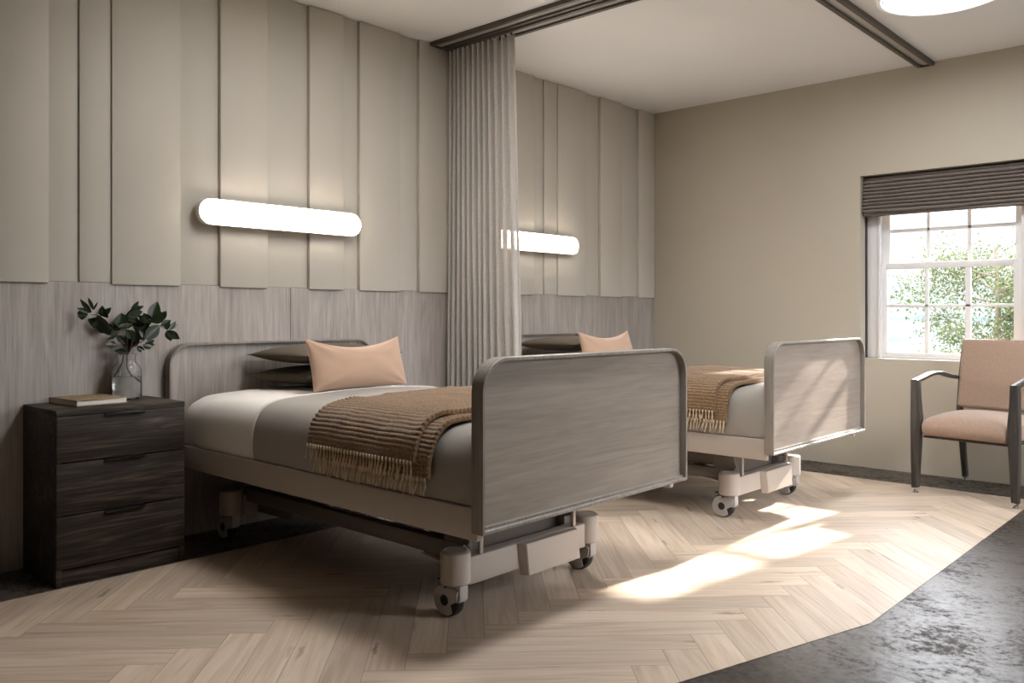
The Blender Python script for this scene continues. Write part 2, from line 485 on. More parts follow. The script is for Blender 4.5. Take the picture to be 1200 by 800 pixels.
def foliage_mat(name, c0, c1):
    m, nt, b = newmat(name)
    out = nt.nodes['Material Output']
    tc = N(nt, 'ShaderNodeTexCoord')
    nz = N(nt, 'ShaderNodeTexNoise'); nz.inputs['Scale'].default_value = 3; nz.inputs['Detail'].default_value = 4
    nt.links.new(tc.outputs['Object'], nz.inputs['Vector'])
    rp = ramp(nt, [(0.35, c0), (0.65, c1)])
    nt.links.new(nz.outputs['Fac'], rp.inputs['Fac'])
    df = N(nt, 'ShaderNodeBsdfDiffuse'); tl = N(nt, 'ShaderNodeBsdfTranslucent')
    nt.links.new(rp.outputs['Color'], df.inputs['Color']); nt.links.new(rp.outputs['Color'], tl.inputs['Color'])
    mx = N(nt, 'ShaderNodeMixShader'); mx.inputs[0].default_value = 0.4
    nt.links.new(df.outputs[0], mx.inputs[1]); nt.links.new(tl.outputs[0], mx.inputs[2]); nt.links.new(mx.outputs[0], out.inputs['Surface'])
    return m
M['foliage'] = foliage_mat('tree_leaves', (0.040, 0.050, 0.020), (0.115, 0.128, 0.066))
M['hill'] = plain('distant_hill', (0.062, 0.072, 0.074), 1.0, 0, 0.25, 0.03, spec=0.0)  # bluish haze mixed into the hill colour
M['field'] = plain('pale_meadow', (0.055, 0.064, 0.048), 1.0, 0, 0.25, 0.12, spec=0.0)

# ------------------------------------------------------------------ floor
bm = bmesh.new()
box(bm, -0.1, XR + 0.1, YF - 0.1, Y0 + 0.1, -0.12, 0.0)
floor = build('floor', bm, M['stone'], smooth=False)
tag(floor, kind='structure')

def herringbone():
    bm = bmesh.new()
    g = bm.loops.layers.uv.new('grain'); jn = bm.loops.layers.uv.new('joint')
    tint = bm.loops.layers.float_color.new('tint')
    s = 1 / math.sqrt(2)
    X0, Yp = 0.824, 0.1166
    def W(u, v):
        return Vector(((u - v) * s + X0, (u + v) * s + Yp, 0.0015))
    def plank(u0, v0, horiz):
        L, w = PL, PW
        c = [(0, 0), (L, 0), (L, w), (0, w)]
        if horiz: P = [(u0 + a, v0 + b_) for a, b_ in c]
        else: P = [(u0 + w - b_, v0 + a) for a, b_ in c]
        pts = [W(*p) for p in P]
        cx = sum(p.x for p in pts) / 4; cy = sum(p.y for p in pts) / 4
        if not (-0.4 < cx < 3.5 and -3.2 < cy < 6.4): return
        f = bm.faces.new([bm.verts.new(p) for p in pts])
        o1, o2, tt = random.uniform(0, 60), random.uniform(0, 60), random.random()
        for l, (a, b_) in zip(f.loops, c):
            l[g].uv = (a + o1, b_ + o2); l[jn].uv = (a, b_); l[tint] = (tt, tt, tt, 1)
    for m_ in range(-6, 7):
        for k in range(-40, 60):
            uo, vo = m_ * PL, -m_ * PL
            plank(k * PW + uo, k * PW + vo, True)
            plank(k * PW + PL + uo, k * PW + PW - PL + vo, False)
    # clip to the inset outline
    def cut(p, n):
        bmesh.ops.bisect_plane(bm, geom=bm.verts[:] + bm.edges[:] + bm.faces[:], plane_co=p, plane_no=n, clear_outer=True)
    cut((0.405, 0, 0), (-1, 0, 0)); cut((0, 5.508, 0), (0, 1, 0)); cut((2.82, 0, 0), (1, 0, 0))
    d = Vector((2.584 - 2.822, 2.106 - 2.958, 0)).normalized()
    cut((2.822, 2.958, 0), (-d.y, d.x, 0) if (-d.y) > 0 else (d.y, -d.x, 0))
    cut((0, -2.2, 0), (0, -1, 0))
    return bm
me_f = build('planks', herringbone(), M['oak'], floor, smooth=False)
me_f['label'] = 'pale oak herringbone planks'

# ------------------------------------------------------------------ headboard wall with boards and wainscot
bm = bmesh.new(); box(bm, -0.2, 0.0, YF - 0.2, Y0 + 0.25, -0.1, H + 0.1)
wall_l = tag(build('wall_left', bm, M['paint_taupe'], smooth=False), kind='structure')
ZW = 1.188
HI, MID, LOW = 0.036, 0.026, 0.015
boards = [(0.62, 0.93, HI), (0.93, 1.13, LOW), (1.13, 1.322, HI), (1.322, 1.447, LOW), (1.447, 1.580, MID), (1.580, 1.895, HI), (1.895, 2.096, LOW),
          (2.096, 2.356, HI), (2.356, 2.606, LOW), (2.606, 2.827, HI), (2.827, 2.937, LOW), (2.937, 3.228, HI), (3.228, 3.38, LOW), (3.38, 3.655, HI),
          (3.675, 3.99, LOW), (3.99, 4.23, HI), (4.23, 4.424, HI), (4.424, 4.542, LOW), (4.542, 4.683, MID), (4.683, 5.011, HI), (5.011, 5.19, LOW),
          (5.19, 5.469, HI), (5.469, 5.704, LOW), (5.704, Y0 - 0.002, HI)]
# the same run repeated towards the part of the wall left of the picture
boards = [(a - 3.1, b_ - 3.1, d) for a, b_, d in boards if b_ < 3.7 and a > 1.0] + boards
pat = [d for _, _, d in boards]
for i, (a, b_, d) in enumerate(boards):
    bm = bmesh.new()
    g = 0.0008
    zb = ZW if d < HI else ZW - 0.007
    box(bm, 0.0005, d, a + g, b_ - g, zb, H - 0.003, 0.0022, 2)
    build('wall_board', bm, M['board_paint'] if d == HI else M['board_pale'], wall_l)
for a, b_ in ((-2.6, 0.0), (0.003, 2.4945), (2.4975, 3.655), (3.675, Y0 - 0.002)):
    bm = bmesh.new(); box(bm, 0.0005, 0.024, a, b_, 0.002, ZW - 0.001, 0.0012, 2)
    build('wainscot_panel', bm, M['wainscot'], wall_l)

# ------------------------------------------------------------------ window wall
WX0, WX1, WZ0, WZ1 = 1.695, 2.742, 0.748, 1.996
bm = bmesh.new()
box(bm, -0.2, WX0, Y0, Y0 + 0.26, -0.1, H + 0.1)
box(bm, WX1, XR + 0.2, Y0, Y0 + 0.26, -0.1, H + 0.1)
box(bm, WX0, WX1, Y0, Y0 + 0.26, -0.1, WZ0)
box(bm, WX0, WX1, Y0, Y0 + 0.26, WZ1, H + 0.1)
tag(build('wall_back', bm, M['paint_taupe'], smooth=False), kind='structure')

RY0, RY1, RZ0, RZ1 = 3.3, 5.6, 0.70, 2.35
bm = bmesh.new()
box(bm, XR, XR + 0.22, YF - 0.2, RY0, -0.1, H + 0.1); box(bm, XR, XR + 0.22, RY1, Y0 + 0.25, -0.1, H + 0.1)
box(bm, XR, XR + 0.22, RY0, RY1, -0.1, RZ0); box(bm, XR, XR + 0.22, RY0, RY1, RZ1, H + 0.1)
tag(build('wall_right', bm, M['paint_taupe'], smooth=False), kind='structure')
bm = bmesh.new(); box(bm, -0.2, XR + 0.2, YF - 0.2, YF, -0.1, H + 0.1)
M['paint_low_bounce'] = plain('low_bounce_taupe', (0.13, 0.108, 0.09), 0.75, noise_amt=0.02, nscale=2)  # unseen front wall made dark to cut bounce light
tag(build('wall_front', bm, M['paint_low_bounce'], smooth=False), kind='structure')
bm = bmesh.new(); box(bm, -0.2, XR + 0.2, YF - 0.2, Y0 + 0.25, H, H + 0.2)
tag(build('ceiling', bm, M['ceiling'], smooth=False), kind='structure')

# window_1: frame, two sliding sashes with glazing bars
win = tag(empty('window_1', (0, 0, 0)), kind='structure')
yo = Y0 + 0.12
bm = bmesh.new()
def frame_box(x0, x1, z0, z1, y0=yo, y1=yo + 0.10): box(bm, x0, x1, y0, y1, z0, z1, 0.003)
frame_box(WX0 + 0.004, 1.782, WZ0, WZ1); frame_box(2.652, WX1 - 0.004, WZ0, WZ1); frame_box(1.782, 2.652, WZ1 - 0.05, WZ1); frame_box(1.782, 2.652, WZ0, WZ0 + 0.012)
frame_box(1.772, 1.792, WZ0, WZ1, yo - 0.012, yo + 0.02); frame_box(2.642, 2.662, WZ0, WZ1, yo - 0.012, yo + 0.02)
build('window_frame', bm, M['white_frame'], win)
bm = bmesh.new()
for a, b_ in ((WX0 + 0.0003, WX0 + 0.0065), (WX1 - 0.0065, WX1 - 0.0003)): box(bm, a, b_, yo - 0.03, yo - 0.001, WZ0 + 0.0005, WZ1 - 0.0005, 0.001)
box(bm, WX0 + 0.0065, WX1 - 0.0065, yo - 0.03, yo - 0.001, WZ1 - 0.007, WZ1 - 0.0005, 0.001)
build('shadow_gap_strip', bm, M['black_metal'], win)  # black strips stand in for the shaded gap around the frame
def sash(y0, y1, x0, x1, z0, z1, gx, gz):
    global bm
    bm = bmesh.new()
    frame_box(x0, gx[0][0], z0, z1, y0, y1); frame_box(gx[-1][1], x1, z0, z1, y0, y1)
    frame_box(gx[0][0], gx[-1][1], z0, gz[0][0], y0, y1); frame_box(gx[0][0], gx[-1][1], gz[-1][1], z1, y0, y1)
    for a, b_ in zip(gx, gx[1:]): frame_box(a[1], b_[0], gz[0][0], gz[-1][1], y0 + 0.006, y1 - 0.006)
    for a, b_ in zip(gz, gz[1:]): frame_box(gx[0][0], gx[-1][1], a[1], b_[0], y0 + 0.006, y1 - 0.006)
    s_ = build('window_sash', bm, M['white_frame'], win)
    bm = bmesh.new(); ym = (y0 + y1) / 2
    box(bm, gx[0][0] - 0.004, gx[-1][1] + 0.004, ym - 0.002, ym + 0.002, gz[0][0] - 0.004, gz[-1][1] + 0.004)
    build('window_pane', bm, M['pane'], s_, smooth=False)
sash(yo + 0.012, yo + 0.045, 1.784, 2.650, 0.758, 1.396, [(1.825, 2.069), (2.092, 2.316), (2.349, 2.594)], [(0.788, 1.095), (1.115, 1.356)])
sash(yo + 0.05, yo + 0.085, 1.784, 2.650, 1.362, 1.944, [(1.834, 2.070), (2.090, 2.320), (2.343, 2.598)], [(1.400, 1.609), (1.632, 1.905)])

# added_window: unseen wide window added in the right wall to bring in daylight
added_win = tag(empty('added_window', (0, 0, 0)), kind='structure')
bm = bmesh.new()
for y in (RY0, (RY0 + RY1) / 2, RY1):
    box(bm, XR + 0.10, XR + 0.16, max(RY0, y - 0.03), min(RY1, y + 0.03), RZ0, RZ1, 0.002)
for z in (RZ0 + 0.025, 1.40, RZ1 - 0.025):
    box(bm, XR + 0.11, XR + 0.15, RY0, RY1, z - 0.025, z + 0.025, 0.002)
w2f = build('window_frame', bm, M['white_frame'], added_win)
bm = bmesh.new(); box(bm, XR + 0.128, XR + 0.132, RY0 + 0.01, RY1 - 0.01, RZ0 + 0.01, RZ1 - 0.01)
build('window_pane', bm, M['pane'], w2f, smooth=False)

# ------------------------------------------------------------------ roman blind
bl = tag(empty('roman_blind', (2.218, Y0 + 0.07, 1.728)), 'charcoal brown pleated fabric blind drawn up at the top of the window', 'blind')
bm = bmesh.new()
nf = 9
prof = [(0.020, 0.252), (-0.030, 0.252)]
zt, zb = 0.235, 0.012
for k in range(nf):
    z_hi = zt - (zt - zb) * k / nf; dz = (zt - zb) / nf
    out = -0.032 - 0.020 * (k / nf)
    for t in range(0, 7):
        a = t / 6
        prof.append((out - 0.016 * math.sin(math.pi * min(1, a * 1.06)) + (0.010 if t in (0, 6) else 0), z_hi - dz * a))
prof += [(-0.045, 0.0), (0.020, 0.0)]
hw = 0.512
nx = 40
rows = []
for i in range(nx + 1):
    u = i / nx * 2 - 1
    row = []
    for j, (yy, zz) in enumerate(prof):
        w = 0.0035 * noise.noise(Vector((u * 2.2, zz * 30, 1.7)))
        sag = -0.004 * (1 - u * u) * (1 - zz / 0.25) + w * (1 if 0.01 < zz < 0.24 else 0)
        row.append(bm.verts.new((u * hw, yy + 0.5 * w, zz + sag)))
    rows.append(row)
for a, b_ in zip(rows, rows[1:]):
    for j in range(len(prof)):
        j2 = (j + 1) % len(prof)
        bm.faces.new((a[j], b_[j], b_[j2], a[j2]))
bm.faces.new(rows[0]); bm.faces.new(rows[-1][::-1])
M['blind'] = weave('charcoal_slub', (0.165, 0.136, 0.118), 260, 0.28, 0.9, 0.4, 0.15)
build('blind_fabric', bm, M['blind'], bl, angle=70)
bm = bmesh.new(); box(bm, -0.512, 0.512, -0.046, 0.0, -0.010, 0.006, 0.003)
build('bottom_rail', bm, M['bronze'], bl)
bm = bmesh.new(); box(bm, -0.516, 0.516, -0.03, 0.022, 0.240, 0.2555, 0.003)
build('headrail', bm, M['bronze'], bl)

# ------------------------------------------------------------------ curtain tracks
def track(name, p0, p1, label, double):
    """p0, p1 along x or y at the ceiling."""
    L = (Vector(p1) - Vector(p0)).length
    ang = math.atan2(p1[1] - p0[1], p1[0] - p0[0])
    t = tag(empty(name, (p0[0], p0[1], H), ang), label, 'curtain track', 'ceiling curtain tracks')
    offs = (-0.063, 0.063) if double else (0.0,)
    for o_ in offs:
        bm = bmesh.new()
        w = 0.052
        box(bm, 0, L, o_ - w, o_ + w, -0.008, 0.0, 0.001)
        for s_ in (-1, 1):
            box(bm, 0, L, o_ + s_ * (w - 0.006) - 0.006, o_ + s_ * (w - 0.006) + 0.006, -0.024, -0.008, 0.0012)
            box(bm, 0, L, min(o_ + s_ * (w - 0.012), o_ + s_ * (w - 0.026)), max(o_ + s_ * (w - 0.012), o_ + s_ * (w - 0.026)), -0.024, -0.020, 0.0008)
        ch = build('channel', bm, M['bronze'], t)
        bm = bmesh.new(); box(bm, 0.001, L - 0.001, o_ - w + 0.013, o_ + w - 0.013, -0.0125, -0.0085, 0.0008)
        build('glide_strip', bm, M['bronze_in'], ch)
        bm = bmesh.new(); box(bm, -0.004, 0.0, o_ - w, o_ + w, -0.024, 0.0, 0.001)
        build('end_cap', bm, M['bronze'], ch)
    return t
track('curtain_track', (0.05, 3.568, 0), (2.05, 3.568, 0), 'double bronze curtain track on the ceiling above the linen curtain', True)
track('curtain_track', (2.118, 5.925, 0), (2.118, 1.2, 0), 'single bronze curtain track on the ceiling ending above the window wall', False)

# ------------------------------------------------------------------ curtain
cur = tag(empty('curtain', (0.05, 3.631, 0.0)), 'sheer beige linen curtain gathered at the wall between the two beds', 'curtain')
bm = bmesh.new()
ZC0, ZC1 = 0.015, H - 0.027
NP = 12
def cfn(u, v):
    z = ZC0 + (ZC1 - ZC0) * v
    drop = 1 - v
    xe = 0.516 + (ZC1 - z) * 0.0275
    # pleats bunch near the wall end and open out to the free edge
    uu = u + 0.055 * math.sin(math.pi * u) + 0.02 * noise.noise(Vector((u * 3.1, 7, 1)))
    ph = 2 * math.pi * NP * (uu + 0.030 * drop * noise.noise(Vector((u * 4, drop * 1.2, 4))))
    amp = (0.036 + 0.016 * drop) * (1 - 0.35 * sstep(0.55, 0.9, u)) * (1 - sstep(0.965, 1.0, u) * 0.7)
    x = xe * u + 0.0045 * math.sin(2 * ph) * (1 - 0.3 * u) * (0.7 + 0.8 * drop) + 0.004 * noise.noise(Vector((u * 20, z * 1.5, 2.0)))
    y = -amp * (2.0 * abs(math.sin(ph / 2)) ** 0.75 - 1.0) + 0.012 * drop * noise.noise(Vector((u * 8, z * 0.9, 9.0)))
    return (x, y, z)
grid_mesh(bm, 577, 40, cfn)
build('curtain_fabric', bm, M['curtain'], cur, angle=180)
bm = bmesh.new()
def hemfn(u, v):
    z = ZC0 + (ZC1 - ZC0) * v
    xe, ye, _ = cfn(1.0, v)
    a = u * 2 * math.pi
    return (xe - 0.006 + 0.009 * math.cos(a), ye + 0.0022 * math.sin(a), z)
grid_mesh(bm, 13, 40, hemfn)
M['hem'] = weave('linen_hem', (0.62, 0.565, 0.51), 600, 0.08, 0.9, 0.1)
build('side_hem', bm, M['hem'], cur, angle=180)
for k in range(NP):
    x, y, z = cfn((k + 0.5) / NP, 1.0)
    bm = bmesh.new()
    box(bm, x - 0.004, x + 0.004, -0.006, 0.006, ZC1 - 0.012, H - 0.0130, 0.001)
    build('runner', bm, M['bronze'], cur)

# ------------------------------------------------------------------ lamps
def capsule(w, h, n=14):
    r = h / 2; c = w / 2 - r
    pts = []
    for k in range(n + 1):
        a = -math.pi / 2 + math.pi * k / n
        pts.append((c + r * math.cos(a), r * math.sin(a)))
    for k in range(n + 1):
        a = math.pi / 2 + math.pi * k / n
        pts.append((-c + r * math.cos(a), r * math.sin(a)))
    return pts
def sconce(y, label):
    t = tag(empty('wall_lamp', (HI, y, 1.537)), label, 'lamp', 'wall lamps above the beds')
    bm = bmesh.new(); prism(bm, capsule(0.90, 0.085), 0.0, 0.0145, 'x', 0.002)
    build('mounting_plate', bm, M['lamp_rim'], t)
    bm = bmesh.new(); prism(bm, capsule(0.946, 0.128), 0.012, 0.0485, 'x', 0.004)
    build('back_plate', bm, M['lamp_rim'], t)
    bm = bmesh.new(); prism(bm, capsule(0.934, 0.116), 0.0475, 0.0600, 'x', 0.0085, 4)
    build('diffuser', bm, M['sconce_glow'], t)
sconce(2.432, 'long glowing capsule wall lamp above the bed beside the nightstand')
sconce(4.378, 'long glowing capsule wall lamp partly behind the linen curtain')

def ceiling_lamp(x, y, label, glow='ceiling_glow'):
    t = tag(empty('ceiling_lamp', (x, y, H)), label, 'lamp', 'round ceiling lamps')
    bm = bmesh.new(); lathe(bm, [(0.275, 0.0), (0.275, -0.018), (0.312, -0.022), (0.317, -0.032), (0.312, -0.044), (0.300, -0.048), (0.290, -0.047), (0.284, -0.042), (0.284, -0.030), (0.0, -0.030)], 72, cap=False)
    build('rim', bm, M['lamp_white'], t)
    bm = bmesh.new(); lathe(bm, [(0.2765, -0.0306), (0.2835, -0.0306), (0.2835, -0.0385), (0.2765, -0.0385)], 72, cap=False)
    build('groove_ring', bm, M['bronze_in'], t)  # coloured ring stands in for the dark gap inside the rim
    bm = bmesh.new(); lathe(bm, [(0.276, -0.0305), (0.276, -0.036), (0.270, -0.0395), (0.22, -0.042), (0.10, -0.043), (0.0, -0.0432)], 72, cap=False)
    build('diffuser', bm, M[glow], t)
ceiling_lamp(2.596, 4.592, 'round white glowing ceiling lamp between the track and the window wall')
ceiling_lamp(2.596, 2.46, 'unseen round white ceiling lamp added above the foot of the near bed')  # added out of view as a light source; placed by the bed's floor shadow
ceiling_lamp(1.35, 2.32, 'unseen round white fill lamp added above the middle of the near bed', 'ceiling_fill')  # extra lamp added out of view to brighten the left wall and floor

# ------------------------------------------------------------------ nightstand
ns = tag(empty('nightstand', (0.03, 1.225, 0.0)), 'dark oak nightstand with three drawers against the wainscot', 'nightstand')
D, Wd, Hn = 0.362, 0.512, 0.678
bm = bmesh.new()
box(bm, 0, D - 0.004, 0, 0.020, 0.0, Hn - 0.022, 0.001); box(bm, 0, D - 0.004, Wd - 0.020, Wd, 0.0, Hn - 0.022, 0.001)
box(bm, 0, 0.012, 0.02, Wd - 0.02, 0.02, Hn - 0.022); box(bm, 0.0, D - 0.03, 0.02, Wd - 0.02, 0.060, 0.078)
build('carcass', bm, M['dark_wood'], ns)
bm = bmesh.new(); box(bm, 0, D, 0, Wd, Hn - 0.0215, Hn, 0.0012)
build('top', bm, M['dark_wood'], ns)
bm = bmesh.new(); box(bm, D - 0.03, D - 0.010, 0.0205, Wd - 0.0205, 0.0, 0.060, 0.001)
build('plinth', bm, M['dark_wood'], ns)
for z0, z1 in ((0.066, 0.2685), (0.2735, 0.4725), (0.4775, 0.6545)):
    bm = bmesh.new(); box(bm, D - 0.022, D, 0.0015, Wd - 0.0015, z0, z1, 0.0012)
    box(bm, 0.03, D - 0.023, 0.03, Wd - 0.03, z0 + 0.02, z1 - 0.03)
    d_ = build('drawer', bm, M['dark_wood'], ns)
    bm = bmesh.new()
    box(bm, D - 0.02, D + 0.013, 0.180, 0.337, z1 + 0.0006, z1 + 0.0032, 0.0006)
    box(bm, D + 0.0105, D + 0.013, 0.180, 0.337, z1 - 0.009, z1 + 0.0032, 0.0006)
    h_ = build('handle', bm, M['black_metal'], d_)
    h_['label'] = 'black metal edge pull'

# book
bk = tag(empty('book', (0.166, 1.430, 0.6785), R(5)), 'closed tan hardback book lying on the nightstand in front of the vase', 'book')
bm = bmesh.new()
box(bm, -0.12, 0.12, -0.106, 0.106, 0.0, 0.003, 0.0008); box(bm, -0.12, 0.12, -0.106, 0.106, 0.022, 0.025, 0.0008)
box(bm, -0.1205, -0.116, -0.106, 0.106, 0.001, 0.024, 0.001)
build('cover', bm, M['book_cover'], bk)
bm = bmesh.new(); box(bm, -0.1155, 0.116, -0.102, 0.102, 0.0031, 0.0219, 0.0006)
build('pages', bm, M['paper'], bk)

# vase
VX, VY, VZ = 0.11, 1.612, 0.6785
va = tag(empty('vase', (VX, VY, VZ)), 'clear glass bottle vase half full of water on the nightstand', 'vase')
bm = bmesh.new()
prof = [(0.0, 0.0), (0.052, 0.0), (0.060, 0.004), (0.0625, 0.012), (0.0625, 0.120), (0.060, 0.133), (0.050, 0.148), (0.041, 0.156), (0.038, 0.163), (0.038, 0.186), (0.041, 0.190), (0.0415, 0.194), (0.040, 0.197)]
inner = [(r - 0.0028, max(z, 0.006)) for r, z in prof[2:-1]][::-1]
prof = prof + [(0.0375, 0.196)] + inner + [(0.050, 0.006), (0.0, 0.006)]
lathe(bm, prof, 48, cap=False)
build('glass_body', bm, M['glass'], va, angle=60)
bm = bmesh.new()
lathe(bm, [(0.0, 0.0065), (0.048, 0.0065), (0.0565, 0.010), (0.0592, 0.016), (0.0592, 0.098), (0.0, 0.098)], 48, cap=False)
build('water', bm, M['water'], va)

# leafy branches
def leaf_mesh(L, Wl, bend, fold):
    bm = bmesh.new()
    n = 10
    def fn(u, v):
        t = u
        w = Wl * (math.sin(math.pi * min(1, t ** 0.9)) ** 0.95) * 0.5
        s_ = v * 2 - 1
        return (t * L, s_ * w, bend * L * (t * t - 0.2 * t) + fold * abs(s_) * w)
    grid_mesh(bm, n, 7, fn)
    bmesh.ops.remove_doubles(bm, verts=bm.verts[:], dist=1e-5)
    return bm
SC = 0.00066  # metres per crop pixel
def cp(px, py, dx=0.0):
    """crop coordinates of the sprig study -> local offset (x depth, y right, z up) from the vase mouth."""
    return Vector((dx, (px - 365) * 0.00066 * 1.06 - dx * 0.9, (435 - py) * 0.00066 * 1.06))
def branch(name, label, stems, leaves, r0):
    t = tag(empty(name, (VX, VY, VZ + 0.192)), label, 'branch', 'leafy branches in the vase')
    bm = bmesh.new()
    for st in stems:
        pts = smooth_path(st, 6)
        tube(bm, pts, [r0 * (1 - 0.55 * i / len(pts)) for i in range(len(pts))], 7)
    build('stem', bm, M['stem'], t)
    rl = random.Random(len(leaves))
    extra = []
    for (b0, tip, wid) in leaves:
        # most leaves have a neighbour springing from the same node
        o_ = Vector((rl.uniform(-.02, .02), rl.uniform(-.012, .012), rl.uniform(-.010, .014)))
        d = tip - b0
        ax = Vector((0.674, -0.739, 0.0))
        d2 = Matrix.Rotation(rl.choice((-1, 1)) * rl.uniform(0.45, 0.95), 3, ax) @ d * rl.uniform(0.7, 0.95)
        extra.append((b0 + o_ * 0.3, b0 + o_ + d2, wid * 0.9))
    for (b0, tip, wid) in leaves + extra:
        d = tip - b0
        bm = leaf_mesh(d.length, wid, random.uniform(-0.12, 0.12), random.uniform(0.1, 0.35))
        X = d.normalized()
        view = Vector((0.674, -0.739, random.uniform(-0.2, 0.5))) + Vector((random.uniform(-.5, .5), random.uniform(-.5, .5), random.uniform(-.4, .4)))
        Z = (view - X * view.dot(X)).normalized()
        Yv = Z.cross(X)
        mt = Matrix((X, Yv, Z)).transposed().to_4x4(); mt.translation = b0
        bmesh.ops.transform(bm, matrix=mt, verts=bm.verts[:])
        build('leaf', bm, M['leaf'], t, angle=180)
    return t
SIDE = [-0.04]
def LV(a, b_, w, dx=None):
    dx = SIDE[0] + random.uniform(-0.03, 0.03) if dx is None else dx
    return (cp(*a, dx), cp(*b_, dx + random.uniform(-0.015, 0.015)), w * SC * 1.28)
A_leaves = [LV((120, 185), (48, 172), 62), LV((140, 170), (82, 92), 26), LV((155, 155), (115, 78), 18), LV((170, 195), (168, 126), 34), LV((190, 250), (85, 208), 62),
            LV((240, 205), (209, 132), 20), LV((240, 280), (178, 178), 60), LV((292, 275), (290, 170), 68), LV((330, 272), (368, 140), 60), LV((362, 170), (398, 94), 44),
            LV((278, 305), (182, 294), 26), LV((350, 395), (346, 278), 66), LV((292, 375), (208, 372), 38), LV((348, 425), (256, 412), 36), LV((322, 350), (278, 318), 38), LV((255, 270), (196, 248), 40)]
A_st = [[(-0.010, -0.054, -0.100), (-0.010, -0.020, -0.045), (-0.012, -0.008, 0.0), cp(352, 415, -0.018), cp(300, 340, -0.03), cp(240, 260, -0.035), cp(180, 195, -0.04), cp(120, 182, -0.04)],
        [cp(352, 415, -0.018), cp(345, 330, -0.035), cp(335, 260, -0.04), cp(365, 170, -0.04)]]
SIDE[0] = 0.035
B_leaves = [LV((388, 192), (488, 164), 44), LV((354, 264), (434, 236), 32), LV((424, 335), (400, 272), 40), LV((430, 365), (441, 268), 22), LV((472, 268), (430, 208), 64),
            LV((502, 262), (488, 178), 58), LV((440, 333), (512, 250), 56), LV((560, 232), (592, 98), 62), LV((590, 230), (642, 160), 44), LV((512, 340), (604, 248), 64),
            LV((600, 262), (668, 220), 38), LV((655, 282), (668, 222), 26), LV((675, 282), (719, 224), 22), LV((630, 285), (724, 342), 44), LV((500, 368), (556, 374), 30),
            LV((495, 370), (537, 402), 26), LV((465, 378), (516, 408), 20), LV((548, 236), (506, 172), 46)]
B_st = [[(0.012, 0.050, -0.128), (0.010, 0.028, -0.105), (0.012, -0.002, -0.06), (0.014, -0.004, -0.02), cp(378, 440, 0.016), cp(420, 385, 0.025), cp(500, 340, 0.03), cp(580, 262, 0.03), cp(660, 228, 0.03)],
        [cp(398, 410, 0.02), cp(425, 335, 0.03), cp(440, 280, 0.035)], [cp(500, 340, 0.03), cp(490, 260, 0.02), cp(480, 200, 0.02)]]
branch('leafy_branch', 'glossy dark green branch leaning left out of the glass vase', A_st, A_leaves, 0.0028)
branch('leafy_branch', 'glossy dark green branch leaning right out of the glass vase', B_st, B_leaves, 0.0030)

# ------------------------------------------------------------------ hospital bed
YC1, YC2 = 2.4085, 4.3585
HWB = 0.5875
def end_board(parent, name, x0, x1, zb, zt, front):
    """veneered panel inside a bent-wood edge band; front=+1: room side is at x1."""
    r = 0.105
    bm = bmesh.new()
    prism(bm, rounded_top(-HWB + 0.010, HWB - 0.010, zb + 0.010, zt - 0.010, r - 0.010, 10), x0 + 0.004, x1 - 0.026, 'x')
    pn = build(name, bm, M['bed_wood'] if name == 'footboard' else M['wainscot'], parent)
    bm = bmesh.new()
    o = rounded_top(-HWB, HWB, zb, zt, r, 12)
    i_ = rounded_top(-HWB + 0.0115, HWB - 0.0115, zb + 0.0115, zt - 0.0115, r - 0.0115, 12)
    n = len(o)
    rings = []
    for pts, x in ((o, x0), (o, x1 - 0.002), ([(a * 0.4 + b_ * 0.6, c * 0.4 + d * 0.6) if False else (a + (c - a) * 0.15, b_ + (d - b_) * 0.15) for (a, b_), (c, d) in zip(o, i_)], x1),
                   ([(a + (c - a) * 0.85, b_ + (d - b_) * 0.85) for (a, b_), (c, d) in zip(o, i_)], x1), (i_, x1 - 0.002), (i_, x0)):
        rings.append([bm.verts.new((x, a, z)) for a, z in pts])
    for a, b_ in zip(rings, rings[1:] + rings[:1]):
        for k in range(n):
            k2 = (k + 1) % n
            bm.faces.new((a[k], a[k2], b_[k2], b_[k]))
    build('edge_band', bm, M['band_wood'], pn, angle=40)
    # thin inner bead along the foot of the panel
    bm = bmesh.new(); box(bm, x1 - 0.026, x1 - 0.014, -HWB + 0.012, HWB - 0.012, zb + 0.0117, zb + 0.020, 0.001)
    build('bottom_bead', bm, M['band_wood'], pn)
    return pn

